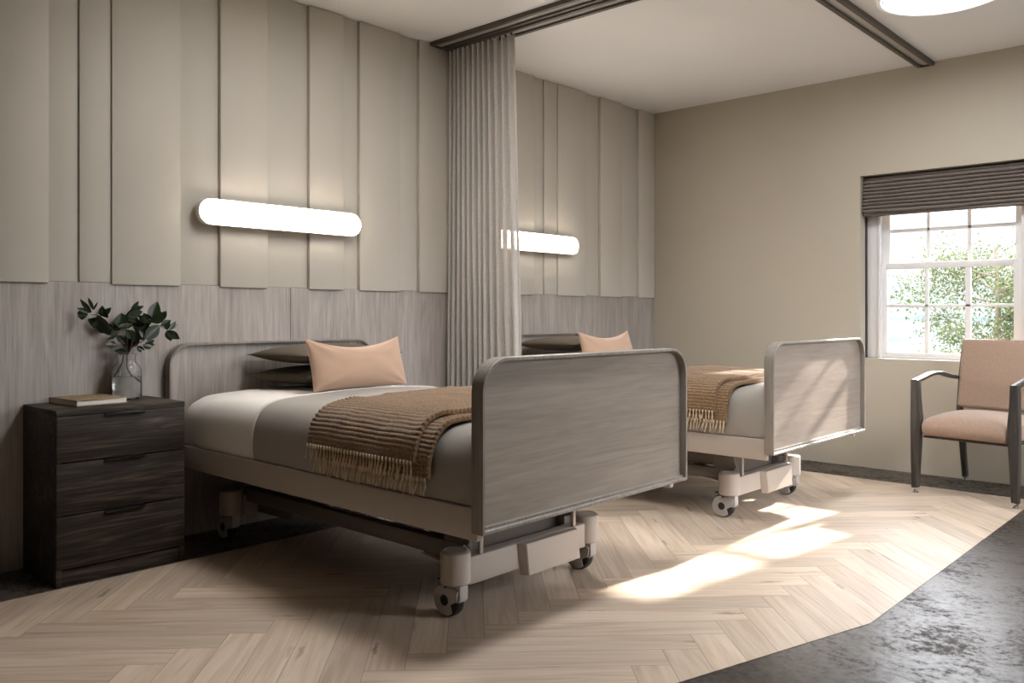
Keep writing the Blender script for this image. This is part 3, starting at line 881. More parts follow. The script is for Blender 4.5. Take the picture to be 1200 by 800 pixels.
def caster(bed, x, y, side, brake):
    """swivel caster: round housing on the cross bar, trailing twin-face wheel below."""
    bm = bmesh.new()
    Mx = Matrix.Translation((x, y, 0))
    lathe(bm, [(0.0, 0.121), (0.050, 0.121), (0.0535, 0.125), (0.0535, 0.222), (0.052, 0.229), (0.046, 0.234), (0.040, 0.235), (0.040, 0.233), (0.0, 0.233)], 40, Mx, cap=False)
    c = build('caster', bm, M['bed_metal'], bed)
    wx = x - 0.030; wr = 0.059; wz = 0.0598
    # fork: neck, side covers with a cut-out over the tyre
    bm = bmesh.new()
    prism(bm, [(x - 0.030, 0.085), (x - 0.028, 0.119), (x + 0.042, 0.119), (x + 0.042, 0.072), (x + 0.036, 0.062), (x + 0.026, 0.058), (x + 0.012, 0.060)], y - 0.020, y + 0.020, 'y', 0.004)
    for s_ in (-1, 1):
        pts = []
        for k in range(29):
            a = R(52) + R(262) * k / 28
            pts.append((wx + (wr - 0.006) * math.cos(a), wz + (wr - 0.006) * math.sin(a)))
        pts += [(wx + 0.028, wz - 0.012), (x + 0.030, 0.066), (x + 0.036, 0.100), (x + 0.008, 0.112)]
        y0 = y + s_ * 0.0205; y1 = y + s_ * 0.0265
        prism(bm, pts, min(y0, y1), max(y0, y1), 'y', 0.0015)
    build('fork', bm, M['caster_grey'], c)
    bm = bmesh.new()
    Mw = Matrix.Translation((wx, y, wz)) @ Matrix.Rotation(R(90), 4, 'X')
    lathe(bm, [(0.0, -0.018), (0.046, -0.018), (0.052, -0.0195), (0.057, -0.016), (0.059, -0.008), (0.059, 0.008), (0.057, 0.016), (0.052, 0.0195), (0.046, 0.018), (0.0, 0.018)], 44, Mw, cap=False)
    build('wheel', bm, M['rubber'], c, angle=50)
    bm = bmesh.new()
    lathe(bm, [(0.0, -0.0285), (0.017, -0.0285), (0.019, -0.0270), (0.019, 0.0270), (0.017, 0.0285), (0.0, 0.0285)], 28, Mw, cap=False)
    for s_ in (-1, 1):
        lathe(bm, [(0.0, -0.028), (0.0045, -0.028), (0.0045, 0.028), (0.0, 0.028)], 14, Matrix.Translation((x - 0.022, y, 0.108)) @ Matrix.Rotation(R(90), 4, 'X'), cap=False)
    build('hub', bm, M['rubber'], c)
    bm = bmesh.new()
    prism(bm, [(wx - 0.046, 0.121), (wx - 0.044, 0.126), (wx - 0.02, 0.129), (x - 0.012, 0.120), (x - 0.014, 0.114), (wx - 0.012, 0.119)], y - 0.016, y + 0.016, 'y', 0.0015)
    build('wheel_brake', bm, M['rubber'], c)
    if brake:
        bm = bmesh.new()
        ys = y - side * 0.0
        prism(bm, [(x - 0.165, 0.190), (x - 0.165, 0.197), (x - 0.085, 0.194), (x - 0.050, 0.188), (x - 0.050, 0.178), (x - 0.090, 0.184)], ys - 0.020, ys + 0.020, 'y', 0.002)
        p_ = build('brake_pedal', bm, M['bed_metal'], c)

def make_bed(label):
    b = tag(empty('hospital_bed', (0, YC1, 0)), label, 'bed', 'hospital beds')
    # headboard reuses the same bent-wood construction, a little narrower
    end_board(b, 'headboard', 0.030, 0.078, 0.378, 0.914, 1)
    end_board(b, 'footboard', 2.037, 2.085, 0.384, 0.915, 1)
    for s_ in (-1, 1):
        bm = bmesh.new()
        y0, y1 = sorted((s_ * 0.535, s_ * 0.563))
        box(bm, 0.079, 2.036, y0, y1, 0.352, 0.452, 0.004, 3)
        build('side_rail', bm, M['bed_metal'], b)
    bm = bmesh.new()
    box(bm, 0.085, 2.030, -0.534, 0.534, 0.395, 0.440, 0.003)
    for x in (0.3, 0.75, 1.2, 1.65):
        box(bm, x - 0.02, x + 0.02, -0.53, 0.53, 0.360, 0.3945, 0.002)
    build('mattress_deck', bm, M['under_metal'], b)
    # lower chassis
    bm = bmesh.new()
    for s_ in (-1, 1):
        box(bm, 0.22, 1.715, s_ * 0.285 - 0.025, s_ * 0.285 + 0.025, 0.175, 0.235, 0.004)
    box(bm, 0.60, 0.66, -0.26, 0.26, 0.185, 0.23, 0.004); box(bm, 1.25, 1.31, -0.26, 0.26, 0.185, 0.23, 0.004)
    build('chassis', bm, M['under_metal'], b)
    # scissor lift legs and brackets
    for x0, x1 in ((0.45, 0.95), (1.60, 1.10)):
        bm = bmesh.new()
        for s_ in (-1, 1):
            y = s_ * 0.225
            d = Vector((x1 - x0, 0, 0.20)); L = d.length; a = math.atan2(0.20, x1 - x0)
            prism(bm, [(x0, 0.19), (x0 + 0.05 * (1 if x1 > x0 else -1), 0.19), (x1, 0.388), (x1 - 0.05 * (1 if x1 > x0 else -1), 0.388)], y - 0.02, y + 0.02, 'y', 0.003)
        box(bm, min(x0, x1) + 0.2, min(x0, x1) + 0.25, -0.21, 0.21, 0.27, 0.30, 0.003)
        build('lift_arm', bm, M['under_metal'], b)
    for s_ in (-1, 1):
        bm = bmesh.new()
        prism(bm, [(1.615, 0.235), (1.735, 0.235), (1.745, 0.25), (1.72, 0.345), (1.65, 0.372), (1.615, 0.36)], s_ * 0.30 - 0.006, s_ * 0.30 + 0.006, 'y', 0.001)
        br = build('bracket', bm, M['under_metal'], b)
        bm = bmesh.new()
        lathe(bm, [(0, -0.014), (0.010, -0.014), (0.012, -0.011), (0.012, 0.011), (0.010, 0.014), (0, 0.014)], 16, Matrix.Translation((1.688, s_ * 0.30, 0.312)) @ Matrix.Rotation(R(90), 4, 'X'), cap=False)
        build('bolt', bm, M['chrome'], br)
        bm = bmesh.new()
        box(bm, 1.750, 1.764, s_ * 0.264 - 0.008, s_ * 0.264 + 0.008, 0.2055, 0.3945, 0.001)
        build('post', bm, M['bed_metal'], b)
    bm = bmesh.new()
    box(bm, 1.655, 1.675, -0.285, 0.285, 0.120, 0.360, 0.003); box(bm, 1.40, 1.655, -0.27, 0.27, 0.240, 0.300, 0.004)
    build('lift_housing', bm, M['under_metal'], b)
    # foot and head cross bars with covers
    for xb, sgn, tag_ in ((1.739, 1, 'foot'), (0.235, 1, 'head')):
        bm = bmesh.new()
        box(bm, xb - 0.026, xb + 0.030, -0.330, 0.330, 0.108, 0.205, 0.005, 3)
        cb = build('cross_bar', bm, M['bed_metal'], b)
        bm = bmesh.new()
        if tag_ == 'foot':
            y0, y1 = -0.055, 0.258
            pts = [(y0, 0.086), (y0 - 0.016, 0.204), (y1 - 0.016, 0.204), (y1, 0.086)]
            t = bmesh.new()
            A = [t.verts.new((xb + 0.0305, p[0] - (0.014 if i < 2 else -0.014), p[1])) for i, p in enumerate(pts)]
            B = [t.verts.new((xb + 0.062, p[0] + (0.004 if i < 2 else -0.004), p[1])) for i, p in enumerate(pts)]
            t.faces.new(A); t.faces.new(B[::-1])
            for i in range(4): t.faces.new((A[i], A[(i + 1) % 4], B[(i + 1) % 4], B[i]))
            bmesh.ops.recalc_face_normals(t, faces=t.faces[:])
            bmesh.ops.bevel(t, geom=t.edges[:], offset=0.002, segments=2, affect='EDGES')
            merge(bm, t)
        else:
            box(bm, xb + 0.0305, xb + 0.10, -0.20, 0.20, 0.10, 0.25, 0.006)
            for s_ in (-1, 1):
                box(bm, xb + 0.05, xb + 0.32, s_ * 0.24 - 0.02, s_ * 0.24 + 0.02, 0.12, 0.17, 0.003)
        build('motor_cover', bm, M['bed_metal'] if tag_ == 'foot' else M['under_metal'], cb)
        for s_ in (-1, 1):
            caster(b, xb, s_ * 0.368, s_, tag_ == 'foot')
    return b

bed1 = make_bed('grey wood hospital bed in the foreground beside the nightstand')
bed2 = dup(bed1); bed2.location = (0, YC2, 0)
tag(bed2, 'grey wood hospital bed beyond the linen curtain, nearer the window')

# bedding cross-section, near side bottom -> over the top -> far side bottom
half = [(-0.548, 0.4535), (-0.553, 0.50), (-0.550, 0.56), (-0.538, 0.61), (-0.512, 0.650), (-0.470, 0.6745), (-0.40, 0.6875), (-0.28, 0.6955), (-0.13, 0.7005), (0.0, 0.702)]
sec = half + [(-a, z) for a, z in half[-2::-1]]
sec3 = smooth_path([(a, z, 0) for a, z in sec], 10)
SL = [0.0]
for p, q in zip(sec3, sec3[1:]): SL.append(SL[-1] + (q - p).length)
SLEN = SL[-1]
def section(s):
    """point and outward normal at arc length s."""
    s = max(0.0, min(SLEN, s))
    lo, hi = 0, len(SL) - 1
    while hi - lo > 1:
        m_ = (lo + hi) // 2
        if SL[m_] <= s: lo = m_
        else: hi = m_
    t = (s - SL[lo]) / (SL[hi] - SL[lo])
    p = sec3[lo].lerp(sec3[hi], t)
    a = sec3[max(0, lo - 1)]; b_ = sec3[min(len(sec3) - 1, hi + 1)]
    d = (b_ - a).normalized()
    return p, Vector((-d.y, d.x, 0))
MX0, MX1 = 0.090, 2.030
def skin(x, s, off):
    """bedding surface at x and arc s, lifted by off; ends rounded down."""
    p, n = section(s)
    e = 0.07
    k = 0.0
    for dist in (x - MX0, MX1 - x):
        if dist < e: k += 0.5 * (1 - math.sqrt(max(0, 1 - (1 - max(0, dist) / e) ** 2)))
    yy = p.x * (1 - 0.05 * k); zz = 0.4535 + (p.y - 0.4535) * (1 - 0.22 * k)
    zz += -0.014 * (1 - sstep(0.1, 0.6, x)) * sstep(0.5, 0.7, p.y)
    return Vector((x, yy + n.x * off, zz + n.y * off))
def bed_noise(x, s, a, f, seed):
    return a * noise.noise(Vector((x * f, s * f, seed)))

def make_mattress(label):
    m_ = tag(empty('mattress', (0, YC1, 0.4405)), label, 'mattress', 'mattresses on the hospital beds')
    bm = bmesh.new()
    xs = sorted(set([MX0 + (MX1 - MX0) * i / 60 for i in range(61)] + [MX0 + 0.07 * (1 - math.cos(math.pi / 2 * i / 8)) for i in range(9)] + [MX1 - 0.07 * (1 - math.cos(math.pi / 2 * i / 8)) for i in range(9)]
                   + [0.236, 0.240, 0.244, 0.248, 0.252]))
    ns_ = 90
    V = []
    for x in xs:
        row = []
        for j in range(ns_ + 1):
            s = SLEN * j / ns_
            side = 1 - sstep(0.18, 0.28, min(s, SLEN - s))
            # the tucked sheet corner at the head: its fold stands a few millimetres proud
            st = -0.007 * (1 - sstep(0.238 + 0.25 * 0, 0.246, x - 0.05 * (1 - side))) * (1 - sstep(0.24, 0.30, min(s, SLEN - s)))
            co = skin(x, s, st + bed_noise(x, s, 0.002, 5, 1.0))
            co.z -= 0.4405
            row.append(bm.verts.new(co))
        V.append(row)
    for a, b_ in zip(V, V[1:]):
        for j in range(ns_): bm.faces.new((a[j], a[j + 1], b_[j + 1], b_[j]))
    for row in (V[0], V[-1]):
        bm.faces.new(row)
    for a, b_ in zip(V, V[1:]): bm.faces.new((a[0], b_[0], b_[-1], a[-1]))
    build('fitted_sheet', bm, M['sheet'], m_, angle=50)
    return m_
mat1 = make_mattress('mattress in a white fitted sheet on the bed beside the nightstand')
mat2 = dup(mat1); mat2.location.y = YC2; tag(mat2, 'mattress in a white fitted sheet on the bed beyond the curtain')

def make_cover(label):
    c = tag(empty('bed_cover', (0, YC1, 0.4545)), label, 'bed cover', 'taupe covers on the hospital beds')
    bm = bmesh.new()
    def fn(u, v):
        x = 0.742 + (2.026 - 0.742) * u
        s = 0.004 + (SLEN - 0.008) * v
        co = skin(x, s, 0.0060 + bed_noise(x, s, 0.002, 5, 1.0)); co.z -= 0.4545
        return co
    A = grid_mesh(bm, 60, 100, fn); 
    build('cloth', bm, M['cover'], c, angle=180)
    for dx, rr in ((0.0, 0.0034), (-0.013, 0.0022)):
        bm = bmesh.new()
        pts = []
        for j in range(121):
            s = 0.004 + (SLEN - 0.008) * j / 120
            co = skin(0.742 + dx, s, 0.0060 + bed_noise(0.742, s, 0.002, 5, 1.0)); co.z -= 0.4545
            pts.append(co)
        tube(bm, pts, rr, 8)
        build('piping', bm, M['piping'], c, angle=180)
    return c
cov1 = make_cover('taupe bed cover with white piping on the bed beside the nightstand')
cov2 = dup(cov1); cov2.location.y = YC2; tag(cov2, 'taupe bed cover with sunlit foot end on the bed beyond the curtain')

# knitted throw folded in two, fringes hanging down the side
def make_throw(label):
    t = tag(empty('throw_blanket', (1.5, YC1, 0.4545)), label, 'blanket', 'brown knitted throws on the beds')
    X0c = 1.5
    layers = (('lower_layer', 0.066, 1.215, 1.838, 0.020, 3.0), ('upper_layer', 0.108, 1.180, 1.772, 0.033, 8.0))
    for (name, s0, xa, xb, off, seed) in layers:
        sfar = SLEN - s0
        def pos(u, v, lift=0.0, rib=True):
            s = s0 + (sfar - s0) * v
            sn = min(s, SLEN - s)
            topness = sstep(0.20, 0.42, sn)
            # the leading edge swings towards the head down the side; the foot edge drifts too
            x_l = xa + 0.055 * topness + 0.020 * noise.noise(Vector((s * 7, seed, 0)))
            x_r = xb + 0.055 * topness + 0.008 * noise.noise(Vector((s * 5, seed, 3)))
            x = x_l + (x_r - x_l) * u
            flare = 0.010 * (1 - topness)
            wr = 0.009 * noise.noise(Vector((x * 7 + s * 4, s * 9 - x * 3, seed))) + 0.003 * noise.noise(Vector((x * 22, s * 26, seed + 2)))
            wr *= 0.5 + 0.9 * math.exp(-((sn - 0.26) / 0.13) ** 2) * (1 - 0.55 * u)
            r_ = 0.0
            if rib:
                wob = 0.0022 * noise.noise(Vector((x * 12, s * 8, seed + 5)))
                r_ = 0.0036 * (abs(math.sin(math.pi * (s + wob) / 0.0128)) ** 0.6)
                # whip-stitched edges
                ed = min(u * (x_r - x_l), (1 - u) * (x_r - x_l))
                r_ += 0.004 * (1 - sstep(0.004, 0.018, ed)) * (0.6 + 0.4 * math.sin(s * 2 * math.pi / 0.014))
            co = skin(x, s, off + max(-0.001, wr) + r_ + flare + lift)
            return Vector((co.x - X0c, co.y, co.z - 0.4545)), s
        bm = bmesh.new()
        nv = 700
        nu = 84
        def f1(u, v): return pos(u, v)[0]
        def uvf(u, v): return ((u * 0.6), s0 + (sfar - s0) * v)
        # only the visible near side and the top need dense ribs; keep the far side coarser
        vs = [0.62 * i / 470 for i in range(471)] + [0.62 + 0.38 * i / 90 for i in range(1, 91)]
        V = [[bm.verts.new(f1(i / (nu - 1), v)) for v in vs] for i in range(nu)]
        uvl = bm.loops.layers.uv.verify()
        for i in range(nu - 1):
            for j in range(len(vs) - 1):
                f = bm.faces.new((V[i][j], V[i + 1][j], V[i + 1][j + 1], V[i][j + 1]))
                for l, (a, b_) in zip(f.loops, ((i, j), (i + 1, j), (i + 1, j + 1), (i, j + 1))): l[uvl].uv = uvf(a / (nu - 1), vs[b_])
        # turned-under rim so the cloth has thickness at its edges
        rim = []
        loop = [(i, 0) for i in range(nu)] + [(nu - 1, j) for j in range(1, len(vs))] + [(i, len(vs) - 1) for i in range(nu - 2, -1, -1)] + [(0, j) for j in range(len(vs) - 2, 0, -1)]
        for (i, j) in loop:
            p, s = pos(i / (nu - 1), vs[j], -0.011, False)
            rim.append(bm.verts.new(p))
        nL = len(loop)
        for k in range(nL):
            a, b_ = loop[k], loop[(k + 1) % nL]
            bm.faces.new((V[a[0]][a[1]], V[b_[0]][b_[1]], rim[(k + 1) % nL], rim[k]))
        build(name, bm, M['knit'], t, angle=180)
        # fringe along the near hem
        nt_ = 34
        ln = 0.066 if name == 'upper_layer' else 0.058
        rnd = random.Random(int(seed))
        for k in range(nt_):
            u = (k + 0.5) / nt_
            p, s = pos(u, 0.0, 0.002, False)
            bm = bmesh.new()
            lean = Vector((rnd.uniform(-0.018, 0.004), rnd.uniform(-0.006, 0.002), 0))
            L = ln * rnd.uniform(0.88, 1.08)
            if p.z - L < 0.002: L = p.z - 0.002
            tube(bm, [p + Vector((0, -0.002, 0.006)), p + Vector((0, -0.004, 0.002)), p + Vector((0, -0.004, -0.004)), p + Vector((0, -0.003, -0.009))], [0.002, 0.0042, 0.0042, 0.0026], 7)
            for q in range(4):
                o1 = Vector((rnd.uniform(-0.004, 0.004), rnd.uniform(-0.003, 0.002), 0))
                o2 = lean + Vector((rnd.uniform(-0.006, 0.006), rnd.uniform(-0.004, 0.002), 0))
                l2 = L * rnd.uniform(0.85, 1.0)
                a = p + Vector((0, -0.003, -0.006))
                tube(bm, [a, a + o1 + lean * 0.35 + Vector((0, 0, -l2 * 0.4)), a + o2 + Vector((0, 0, -(l2 - 0.006)))], [0.0014, 0.0021, 0.0009], 5)
            build('tassel', bm, M['tassel'], t, angle=180)
    return t
thr1 = make_throw('brown knitted throw with two rows of fringe across the bed beside the nightstand')
thr2 = dup(thr1); thr2.location.y = YC2; tag(thr2, 'brown knitted throw with pale fringe across the bed beyond the curtain')

# cushions
def cushion(name, mat, w, h, t, label, group, loc, rot, seed, px=0.045, py=0.055, cr=0.008, wv=0.006):
    bm = bmesh.new()
    n = 44
    def surf(u, v, sgn):
        a, b_ = u * 2 - 1, v * 2 - 1
        # sides bow inward between pointed corners
        x = a * w / 2 * (1 - px * (1 - b_ * b_))
        y = b_ * h / 2 * (1 - (py if b_ > 0 else min(py, 0.05)) * (1 - a * a))
        th = max(0.0, (1 - abs(a) ** 2.6) * (1 - abs(b_) ** 2.6)) ** 0.55
        # corner pull creases
        wr = 0.0
        for ca in (-1, 1):
            for cb in (-1, 1):
                d = math.hypot(a - ca, (b_ - cb) * h / w * 1.3)
                ang = math.atan2(b_ - cb, a - ca)
                wr += cr * math.exp(-(d / 0.5) ** 2) * math.sin(ang * 9 + seed + ca * 2 + cb) * min(1, d / 0.15)
        wr += wv * noise.noise(Vector((a * 2.2, b_ * 2.2, seed)))
        z = sgn * (th * t / 2 + wr * th)
        return Vector((x, y, z))
    for sgn in (1, -1):
        grid_mesh(bm, n, n, lambda u, v: surf(0.5 - 0.5 * math.cos(math.pi * u), 0.5 - 0.5 * math.cos(math.pi * v), sgn))
    bmesh.ops.remove_doubles(bm, verts=bm.verts[:], dist=1e-5)
    root = tag(empty(name, loc), label, 'cushion', group)
    root.rotation_euler = rot
    o = build('cushion_case', bm, mat, root, angle=180)
    # seam bead around the edge
    bm = bmesh.new()
    pts = []
    for k in range(120):
        q = k / 120 * 4
        e = q % 1
        e = 0.5 - 0.5 * math.cos(math.pi * e)
        u, v = ((e, 0), (1, e), (1 - e, 1), (0, 1 - e))[int(q)]
        pts.append(surf(u, v, 1) * 1.0)
    pts.append(pts[0])
    tube(bm, pts, 0.0018, 6)
    build('seam', bm, mat, root, angle=180)
    return root
gc = []
for k, (z, dy, rz) in enumerate(((0.7520, 0.0, 2), (0.8545, 0.0, -1))):
    c = cushion('cushion', M['olive'], 0.50, 0.56, 0.098, 'x', 'olive cushions stacked on the beds', (0.352, YC1 + 0.072, z), (0, R(-1.0), R(rz)), 2.0 + k * 3, cr=0.003, wv=0.002)
    gc.append(c)
gc[0]['label'] = 'lower of two flat olive cushions on the bed beside the nightstand'
gc[1]['label'] = 'upper of two flat olive cushions on the bed beside the nightstand'
pc = cushion('cushion', M['peach'], 0.535, 0.238, 0.120, 'peach lumbar cushion leaning on the olive cushions beside the nightstand', 'peach cushions on the beds',
             (0.700, YC1 + 0.008, 0.826), (R(90), 0, R(90)), 5.0, px=0.03, py=0.40)
pc.rotation_euler = (R(74), 0, R(90 + 1.0))
for o, lb in ((gc[0], 'lower of two flat olive cushions on the bed beyond the curtain'), (gc[1], 'upper of two flat olive cushions on the bed beyond the curtain'), (pc, 'peach lumbar cushion leaning on the olive cushions beyond the curtain')):
    d_ = dup(o); d_.location.y += YC2 - YC1; d_['label'] = lb

# ------------------------------------------------------------------ armchair
ch = tag(empty('armchair', (2.25, 5.289, 0.0), math.atan2(-0.087, 0.55)), 'dark wood armchair with salmon tweed seat and back under the window', 'armchair')
CW = 0.542
for side, xo in ((1, 0.0), (-1, CW)):
    def X(a): return xo + side * a
    bm = bmesh.new()
    outline = [(-0.015, 0.030), (-0.019, 0.20), (-0.0215, 0.398), (-0.019, 0.664), (0.023, 0.664), (0.026, 0.56), (0.036, 0.452), (0.036, 0.415), (0.0325, 0.33), (0.017, 0.034)]
    prism(bm, [(X(a), z) for a, z in outline], -0.022, 0.022, 'y', 0.003)
    lg = build('front_leg', bm, M['chair_wood'], ch)
    bm = bmesh.new(); lathe(bm, [(0, 0), (0.016, 0), (0.017, 0.006), (0.012, 0.010), (0.010, 0.020), (0.016, 0.024), (0.016, 0.032), (0, 0.032)], 20, Matrix.Translation((X(0.0), 0, 0)), cap=False)
    build('glide', bm, M['chrome'], lg)
    # arm: flat bentwood rising from the leg top and dipping to the back post
    bm = bmesh.new()
    pts = smooth_path([(X(0.002), -0.020, 0.654), (X(0.002), 0.06, 0.668), (X(0.002), 0.20, 0.692), (X(0.003), 0.32, 0.688), (X(0.006), 0.42, 0.668), (X(0.010), 0.52, 0.655)], 6)
    w, h = 0.021, 0.011
    rings = []
    for i, p in enumerate(pts):
        d = (pts[min(i + 1, len(pts) - 1)] - pts[max(0, i - 1)]).normalized()
        nrm = Vector((0, -d.z, d.y))
        rings.append([bm.verts.new(p + Vector((sx * w, 0, 0)) + nrm * sz * h) for sx, sz in ((-1, -0.6), (-0.8, -1), (0.8, -1), (1, -0.6), (1, 0.6), (0.8, 1), (-0.8, 1), (-1, 0.6))])
    for a, b_ in zip(rings, rings[1:]):
        for k in range(8): bm.faces.new((a[k], a[(k + 1) % 8], b_[(k + 1) % 8], b_[k]))
    bm.faces.new(rings[0][::-1]); bm.faces.new(rings[-1])
    build('armrest', bm, M['chair_wood'], ch, angle=50)
    bm = bmesh.new()
    # back post: leg below, raked upright above
    pr = [(0.580, 0.028), (0.612, 0.028), (0.560, 0.36), (0.536, 0.44), (0.560, 0.66), (0.596, 0.86), (0.578, 0.86), (0.530, 0.66), (0.500, 0.44), (0.520, 0.34)]
    prism(bm, [(p[0], p[1]) for p in pr], min(X(0.010), X(0.040)), max(X(0.010), X(0.040)), 'x', 0.003)
    lg = build('back_leg', bm, M['chair_wood'], ch)
    bm = bmesh.new(); lathe(bm, [(0, 0), (0.015, 0), (0.016, 0.006), (0.011, 0.010), (0.010, 0.018), (0.015, 0.022), (0.015, 0.030), (0, 0.030)], 20, Matrix.Translation((X(0.025), 0.596, 0)), cap=False)
    build('glide', bm, M['chrome'], lg)
# seat
bm = bmesh.new()
def seatfn(u, v):
    a, b_ = u * 2 - 1, v
    return None
nu, nv = 40, 40
rings = []
for i in range(nu + 1):
    a = -1 + 2 * i / nu
    x = CW / 2 + a * 0.236
    row = []
    # closed outline in (y, z): bottom front, round nose, domed top, back
    dome = 0.018 * (1 - a * a) - 0.030 * abs(a) ** 6
    low = 0.338
    pts = [(0.012, low), (-0.012, low + 0.008), (-0.026, low + 0.040), (-0.022, low + 0.078), (0.004, low + 0.106 + dome * 0.5), (0.06, low + 0.122 + dome), (0.20, low + 0.132 + dome), (0.34, low + 0.128 + dome), (0.46, low + 0.118 + dome * 0.6), (0.495, low + 0.09), (0.495, low + 0.02), (0.47, low)]
    e = max(0.0, (abs(a) - 0.93) / 0.07)
    cy, cz = 0.235, low + 0.06
    k = 1 - 0.10 * e * e
    row = [bm.verts.new((x, cy + (y - cy) * (1 - 0.05 * e * e), cz + (z - cz) * (1 - 0.30 * e * e))) for y, z in pts]
    rings.append(row)
for a, b_ in zip(rings, rings[1:]):
    for k in range(len(a)): bm.faces.new((a[k], a[(k + 1) % len(a)], b_[(k + 1) % len(a)], b_[k]))
bm.faces.new(rings[0][::-1]); bm.faces.new(rings[-1])
s_ = build('seat', bm, M['seat_fabric'], ch, angle=180)
md = s_.modifiers.new('round', 'SUBSURF'); md.levels = 1; md.render_levels = 2
bm = bmesh.new(); box(bm, 0.03, CW - 0.03, 0.49, 0.52, 0.36, 0.41, 0.003); box(bm, 0.030, CW - 0.030, 0.03, 0.47, 0.325, 0.337, 0.002)
build('seat_rail', bm, M['chair_wood'], ch)
# backrest cushion, raked
bm = bmesh.new()
box(bm, -0.240, 0.240, -0.026, 0.026, 0.0, 0.425, 0.020, 4)
for v in bm.verts:
    v.co.y -= 0.010 * math.cos(v.co.x / 0.24 * math.pi / 2) * math.sin(v.co.z / 0.425 * math.pi) * (1 if v.co.y < 0 else 0)
rake = math.atan2(0.075, 0.42)
build('backrest', bm, M['seat_fabric'], ch, loc=(CW / 2, 0.478, 0.474), rot=(-rake, 0, 0), angle=60)

# ------------------------------------------------------------------ outdoors
def leafy_tree(loc, h, cr, nleaf, label, seed, leafsize):
    rnd = random.Random(seed)
    t = tag(empty('tree', loc), label, 'tree')
    bm = bmesh.new()
    tube(bm, smooth_path([(0, 0, -0.1), (0.05, 0, h * 0.25), (-0.04, 0.05, h * 0.5), (0.05, 0, h * 0.75), (0, 0, h * 0.95)], 5), [0.14 - 0.12 * i / 20 for i in range(21)], 8)
    limbs = []
    for k in range(26):
        z0 = h * rnd.uniform(0.30, 0.88)
        a = rnd.uniform(0, 2 * math.pi)
        rr = cr * rnd.uniform(0.55, 1.0) * math.sqrt(max(0.08, 1 - ((z0 / h - 0.58) / 0.46) ** 2))
        tip = Vector((math.cos(a) * rr, math.sin(a) * rr, z0 + rr * rnd.uniform(0.25, 0.7)))
        mid = Vector((tip.x * 0.45, tip.y * 0.45, z0 + (tip.z - z0) * 0.35))
        base = Vector((0, 0, z0))
        tube(bm, smooth_path([base, mid, tip], 4), [0.026 - 0.021 * i / 8 for i in range(9)], 5)
        limbs.append((base, mid, tip))
    build('trunk', bm, M['bark'], t)
    bm = bmesh.new()
    cl = []
    for base, mid, tip in limbs:
        for q in range(9):
            f = rnd.uniform(0.35, 1.08)
            p = (mid.lerp(tip, (f - 0.45) / 0.55) if f > 0.45 else base.lerp(mid, f / 0.45)) + Vector((rnd.gauss(0, .16), rnd.gauss(0, .16), rnd.gauss(0, .14))) * cr * 0.7
            cl.append(p)
    for k in range(nleaf):
        c = rnd.choice(cl)
        p = c + Vector((rnd.gauss(0, 1), rnd.gauss(0, 1), rnd.gauss(0, 0.8))) * 0.13 * cr
        d = Vector((rnd.gauss(0, 1), rnd.gauss(0, 1), rnd.gauss(0, 1) - 0.3)).normalized()
        w = d.cross(Vector((rnd.gauss(0, 1), rnd.gauss(0, 1), rnd.gauss(0, 1)))).normalized()
        s_ = leafsize * rnd.uniform(0.7, 1.3)
        bm.faces.new([bm.verts.new(q) for q in (p, p + d * s_ * 0.5 + w * s_ * 0.28, p + d * s_, p + d * s_ * 0.5 - w * s_ * 0.28)])
    build('crown', bm, M['foliage'], t, smooth=False)
    return t
GZ = -3.6
leafy_tree((-0.10, 17.5, GZ), 6.2, 1.7, 24000, 'light green leafy tree outside the window', 3, 0.062)

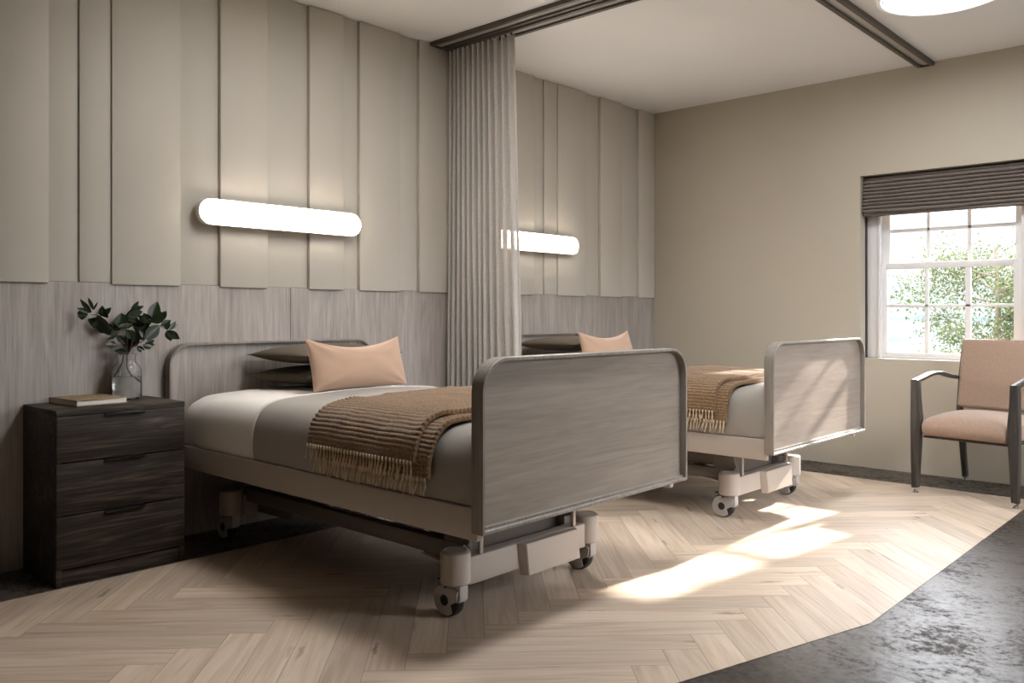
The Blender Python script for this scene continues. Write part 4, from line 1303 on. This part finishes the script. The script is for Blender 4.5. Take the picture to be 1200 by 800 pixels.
def terrain(name, mat, y0, y1, hfun, nx=80, ny=24, xw=None):
    bm = bmesh.new()
    def fn(u, v):
        y = y0 + (y1 - y0) * v
        w = xw or (y * 1.4 + 40)
        x = -w + 1.6 * w * u
        return (x, y, hfun(x, y))
    grid_mesh(bm, nx, ny, fn)
    return tag(build(name, bm, mat), kind='structure')
terrain('ground', M['field'], Y0 + 0.5, 420, lambda x, y: GZ - 0.03 * max(0, y - 20) + 0.4 * noise.noise(Vector((x * .03, y * .03, 1))), xw=None)
terrain('hills', M['hill'], 300, 900, lambda x, y: -32 + (y - 300) * 0.105 + 10 * noise.noise(Vector((x * .006, y * .006, 5))))
# ------------------------------------------------------------------ light
sun = bpy.data.lights.new('sun', 'SUN'); sun.energy = 21.0; sun.angle = R(1.5); sun.color = (1.0, 0.93, 0.84)
so = bpy.data.objects.new('sun', sun); link(so)
so.rotation_euler = Vector((-0.25, -1.95, -1.0)).to_track_quat('-Z', 'Y').to_euler()
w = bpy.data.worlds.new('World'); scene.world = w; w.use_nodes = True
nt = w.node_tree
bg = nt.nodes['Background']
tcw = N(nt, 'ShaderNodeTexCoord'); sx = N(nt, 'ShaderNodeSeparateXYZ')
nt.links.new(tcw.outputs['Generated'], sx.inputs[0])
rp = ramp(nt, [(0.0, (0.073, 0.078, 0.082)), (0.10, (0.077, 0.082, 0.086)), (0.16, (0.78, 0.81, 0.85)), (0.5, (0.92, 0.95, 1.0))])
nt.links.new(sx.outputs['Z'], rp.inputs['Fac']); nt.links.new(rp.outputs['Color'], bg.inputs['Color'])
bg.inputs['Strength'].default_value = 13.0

# ------------------------------------------------------------------ camera
cd = bpy.data.cameras.new('camera'); cam = bpy.data.objects.new('camera', cd); link(cam)
cam.location = (3.865, 0.0, 1.05)
cam.rotation_euler = (R(90), 0, R(42.378))
cd.sensor_width = 36.0; cd.sensor_fit = 'HORIZONTAL'
cd.lens = 996.03 / 1200 * 36.0
cd.shift_y = -(400 - 367.654) / 1200
cd.clip_end = 3000
scene.camera = cam

vs = scene.view_settings
vs.view_transform = 'Standard'; vs.look = 'None'; vs.exposure = 0.45; vs.gamma = 1.0; vs.use_curve_mapping = False
cy = scene.cycles
cy.use_denoising = True
cy.max_bounces = 10; cy.diffuse_bounces = 6; cy.transparent_max_bounces = 16; cy.transmission_bounces = 8
cy.sample_clamp_indirect = 6.0
cy.caustics_reflective = False; cy.caustics_refractive = False
